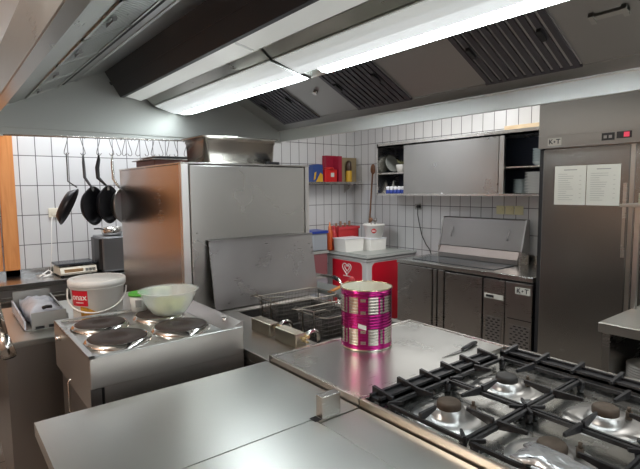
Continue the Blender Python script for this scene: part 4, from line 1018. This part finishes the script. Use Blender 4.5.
for i in range(6):
    yy = 3.845-i*.056
    b = thing('spray_bottle', 'small blue bottle with a white cap on the lower left shelf of the wall cabinet', 'bottle', (4.02, yy, WZ0+.02), 0, 'white-capped blue bottles in the wall cabinet')
    if i == 0: b0 = b
    part('bottle_body', G().lathe([(0, 0), (.023, 0), (.024, .004), (.024, .035), (.016, .043)], (4.02, yy, WZ0+.0205), 18), 'blue', b)
    part('cap', G().lathe([(.018, .040), (.022, .046), (.022, .068), (.016, .078), (0, .080)], (4.02, yy, WZ0+.0205), 18), 'egg', b)
solo('white_funnel', G().lathe([(.035, 0), (.03, .01), (.004, .14), (0, .142), (0, .0)], (4.14, 3.875, WZ0+.0205), 20), 'white_plastic', 'slim white cone behind the blue bottles in the wall cabinet', 'funnel', (4.14, 3.875, WZ0+.02))
# contents right: stacks of dishes
def plate_mesh(r, h=.012): return [(0, 0), (r*.6, 0), (r*.65, .002), (r, h), (r, h+.002), (r*.6, .005), (0, .004)]
def plate_stack(x, y, z0, n, r, dz, mat, what, where, group, name='plate', h=.014):
    for k in range(n):
        pos = 'lowest' if k == 0 else ('topmost' if k == n-1 else 'in the middle')
        lb = '%s %s, %s of its stack' % (what, where, pos)
        if k == 0:
            o = solo(name, G().lathe(plate_mesh(r, h), (x, y, z0), 32), mat, lb, 'plate' if name == 'plate' else 'bowl', (x, y, z0), group)
        else:
            o2 = o.copy(); COL.objects.link(o2); o2.location = (x, y, z0+k*dz); o2['label'] = lb
M['grey_plate'] = plain('grey_plate', (.50, .51, .50), .25)
plate_stack(4.12, 2.14, WZ0+.0205, 14, .125, .013, 'grey_plate', 'white plate', 'on the lower wall cabinet shelf', 'plates on the lower wall cabinet shelf')
M['dark_bowl'] = plain('dark_bowl', (.20, .24, .25), .25)
plate_stack(4.10, 2.12, 1.758, 6, .075, .022, 'dark_bowl', 'dark glass bowl', 'on the upper wall cabinet shelf', 'glass bowls in the wall cabinet', 'glass_bowl', .035)
plate_stack(4.12, 2.31, WZ0+.0205, 9, .07, .014, 'dark_bowl', 'small dark saucer', 'beside the wall cabinet plates', 'saucers in the wall cabinet')
solo('chopping_board', G().box(3.97, 4.28, 1.90, 2.40, 2.087, 2.122, bev=.003).xf(Matrix.Translation((0, 0, 0))), 'pale_wood', 'pale wooden board lying on top of the wall cabinet', 'board', (4.1, 2.15, 2.076))
bpy.data.objects['chopping_board'].location.z -= .0105

# ---------------------------------------------------------------- fridge
fg = thing('upright_fridge', 'tall two-door stainless refrigerator against the right wall', 'refrigerator', (3.95, 1.2, 0))
RX, RY0, RY1 = 3.60, .50, 1.880
part('cabinet_body', G().box(RX+.03, XW-.02, RY0, RY1, .10, 2.20, bev=.003), 'steel_dark', fg)
hd = part('header', G().box(RX, RX+.03, RY0, RY1+.01, 1.862, 2.21, bev=.003), steel('header_steel', (.35, .34, .325), .3, .06, (1, 1, 40), 2., .05), fg)
part('header_strip', G().box(RX-.004, RX, RY0, RY1+.01, 1.862, 1.870).box(RX-.003, RX, RY0, RY1+.01, 1.952, 1.957), 'steel_dark', hd)
def fdoor(y0, y1):
    d = part('door', G().box(RX+.002, RX+.03, y0, y1, .16, 1.850, bev=.004), 'steel_fridge', fg)
    return d
D1 = fdoor(1.268, 1.848); D2 = fdoor(.66, 1.236)
part('centre_post', G().box(RX+.010, RX+.03, 1.239, 1.265, .14, 1.855), steel('post_steel', (.6, .58, .54), .3), fg)
part('side_post', G().box(RX+.012, RX+.03, 1.851, RY1, .12, 1.86), 'recess', fg)
part('door_handle', G().box(RX-.006, RX+.002, 1.276, 1.296, 1.10, 1.60), 'steel', D1)
logo(RX, 1.768, 1.906, .10, .055, hd, .048, 'steel_top')
part('logo_underline', G().box(RX-.003, RX-.001, 1.71, 1.83, 1.868, 1.876), 'ink_grey', hd)
part('thermostat', G().box(RX-.004, RX, 1.365, 1.445, 1.888, 1.938), 'black', hd)
part('thermostat_buttons', G().box(RX-.006, RX-.004, 1.412, 1.432, 1.902, 1.922).box(RX-.006, RX-.004, 1.380, 1.400, 1.902, 1.922), 'steel_dark', hd)
part('display', G().box(RX-.004, RX, 1.262, 1.352, 1.896, 1.940), 'black', hd)
part('display_digits', G().box(RX-.006, RX-.004, 1.275, 1.308, 1.902, 1.934), 'led', hd)
g = G(); [g.cyl((x, y, 0), (x, y, .1), .02) for x in (3.7, 4.2) for y in (.58, 1.78)]
part('feet', g, 'steel', fg)
# two menu sheets on the left door
def sheet_paper(y1, y0, z0, z1, label, k):
    t = thing('paper_sheet', label, 'paper', (RX, (y0+y1)/2, z0), 0, 'printed lists on the fridge door')
    part('page', G().box(RX-.001, RX+.0015, y0, y1, z0, z1), 'paper', t)
    g = G(); rr = random.Random(k); n = 13; w = y1-y0
    g.box(RX-.0016, RX-.001, y1-w*.72, y1-w*.30, z1-.032, z1-.026)
    for i in range(n):
        zz = z1-.060-i*(z1-z0-.08)/n
        g.box(RX-.0016, RX-.001, y1-w*.12-w*rr.uniform(.25, .55), y1-w*.12, zz, zz+.0022)
        if i % 2: g.box(RX-.0016, RX-.001, y1-w*.86, y1-w*.80, zz, zz+.0022)
    part('print', g, 'ink_grey', t)
sheet_paper(1.757, 1.538, 1.447, 1.727, 'white printed list taped to the fridge door, the left one', 1)
sheet_paper(1.532, 1.318, 1.447, 1.727, 'white printed list taped to the fridge door, the right one', 2)

# ---------------------------------------------------------------- right table with over-shelf
rt = thing('serving_table', 'light steel table at the right edge with an open dark compartment below', 'table', (2.95, .4, 0))
g = G(); g.box(2.575, 3.35, -.5, 1.014, .85, .90, bev=.004); part('tabletop', g, steel('table_steel', (.56, .57, .54), .34), rt)
for (y0, y1) in ((.965, 1.0), (-.49, -.455)): part('side_panel', G().box(2.60, 3.34, y0, y1, .05, .85), 'steel', rt)
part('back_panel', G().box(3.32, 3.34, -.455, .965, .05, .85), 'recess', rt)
part('shelf', G().box(2.61, 3.32, -.455, .965, .50, .52), 'steel_dark', rt); part('shelf', G().box(2.61, 3.32, -.455, .965, .10, .12), 'steel_dark', rt)
os_ = thing('overshelf', 'slim steel shelf on a post standing on the right table', 'shelf', (3.0, .9, .90))
for yy in (1.035-.03, .0): part('post', G().box(2.998, 3.022, yy-.012, yy+.012, .9005, 1.465), steel('post_bright', (.62, .61, .58), .3) if yy > .5 else 'steel', os_)
part('shelf_board', G().box(2.93, 3.25, -.45, 1.07, 1.465, 1.482, bev=.003), 'steel_top', os_)
b = thing('card_box', 'small beige carton lying on the slim shelf above the right table', 'box', (3.06, .95, 1.482))
part('carton', G().box(3.0, 3.14, .80, 1.005, 1.4825, 1.54, bev=.002), plain('beige_card', (.50, .44, .32), .7), b)
part('flap_line', G().box(2.9985, 3.0, .80, 1.005, 1.508, 1.511), 'ink_grey', b)
plate_stack(2.80, .835, .5205, 11, .115, .0135, 'ceramic', 'white plate', 'under the right table', 'plates under the right table')

# ---------------------------------------------------------------- steel arm hanging in at the left edge
t = thing('spray_pipe', 'shiny steel tube reaching in at the left edge beside the base cabinet', 'pipe', (.17, 2.11, 1.0))
part('pipe', G().tube([(.0, 2.3, 1.32), (.10, 2.18, 1.27), (.146, 2.11, 1.19), (.166, 2.10, 1.05)], .017, 14), 'chrome', t)
part('nozzle', G().cyl((.166, 2.10, 1.05), (.180, 2.095, .972), .0185, .026, 20), 'chrome', t)
part('nozzle_mouth', G().cyl((.1801, 2.095, .9715), (.1806, 2.095, .968), .022, .022, 20), 'recess', t)
part('wall_pipe', G().tube([(.0, 2.3, 1.32), (-.01, 2.32, .6), (-.01, 2.32, .0)], .014, 12), 'steel', t)

# ---------------------------------------------------------------- light, world, camera
w = bpy.data.worlds.new('World'); S.world = w; w.use_nodes = True
bg = w.node_tree.nodes['Background']; bg.inputs[0].default_value = (.97, .985, 1.0, 1); bg.inputs[1].default_value = 1.9
def area(name, loc, size, size_y, energy, rot=(0, 0, 0), col=(1, .98, .95)):
    l = bpy.data.lights.new(name, 'AREA'); l.shape = 'RECTANGLE'; l.size = size; l.size_y = size_y; l.energy = energy; l.color = col
    o = bpy.data.objects.new(name, l); COL.objects.link(o); o.location = loc; o.rotation_euler = rot; return o
area('fill_light', (3.3, 2.6, 2.72), .25, 1.5, 26)  # the area fills are unseen, no fixture is built for them
area('fill_light', (3.2, .2, 2.72), .25, 1.5, 24)  # fill added to brighten the plates under the right table
area('fill_light', (1.2, 4.25, 2.72), 1.5, .25, 26, col=(.93, .96, 1))
pl = bpy.data.lights.new('fill_light', 'POINT'); pl.energy = 40; pl.shadow_soft_size = .15; pl.color = (1, .96, .92)
po = bpy.data.objects.new('fill_light', pl); COL.objects.link(po); po.location = (-.7, 1.8, 2.45)  # unseen point fill, added to brighten the ceiling left of the hood
cam = bpy.data.cameras.new('camera'); co = bpy.data.objects.new('camera', cam); COL.objects.link(co)
yaw, pit, rol = math.radians(51.7), math.radians(-5.37), math.radians(-.555)
F = Vector((math.cos(yaw)*math.cos(pit), math.sin(yaw)*math.cos(pit), math.sin(pit))); Rr = Vector((math.sin(yaw), -math.cos(yaw), 0)); U = Rr.cross(F)
R2 = Rr*math.cos(rol)+U*math.sin(rol); U2 = -Rr*math.sin(rol)+U*math.cos(rol)
co.matrix_world = Matrix.Translation((0, 0, 1.58)) @ Matrix((R2, U2, -F)).transposed().to_4x4()
cam.sensor_width = 36; cam.lens = 486.5/640*36; cam.clip_start = .02
S.camera = co
S.view_settings.view_transform = 'Standard'; S.view_settings.look = 'None'; S.view_settings.exposure = .18; S.view_settings.gamma = 1.
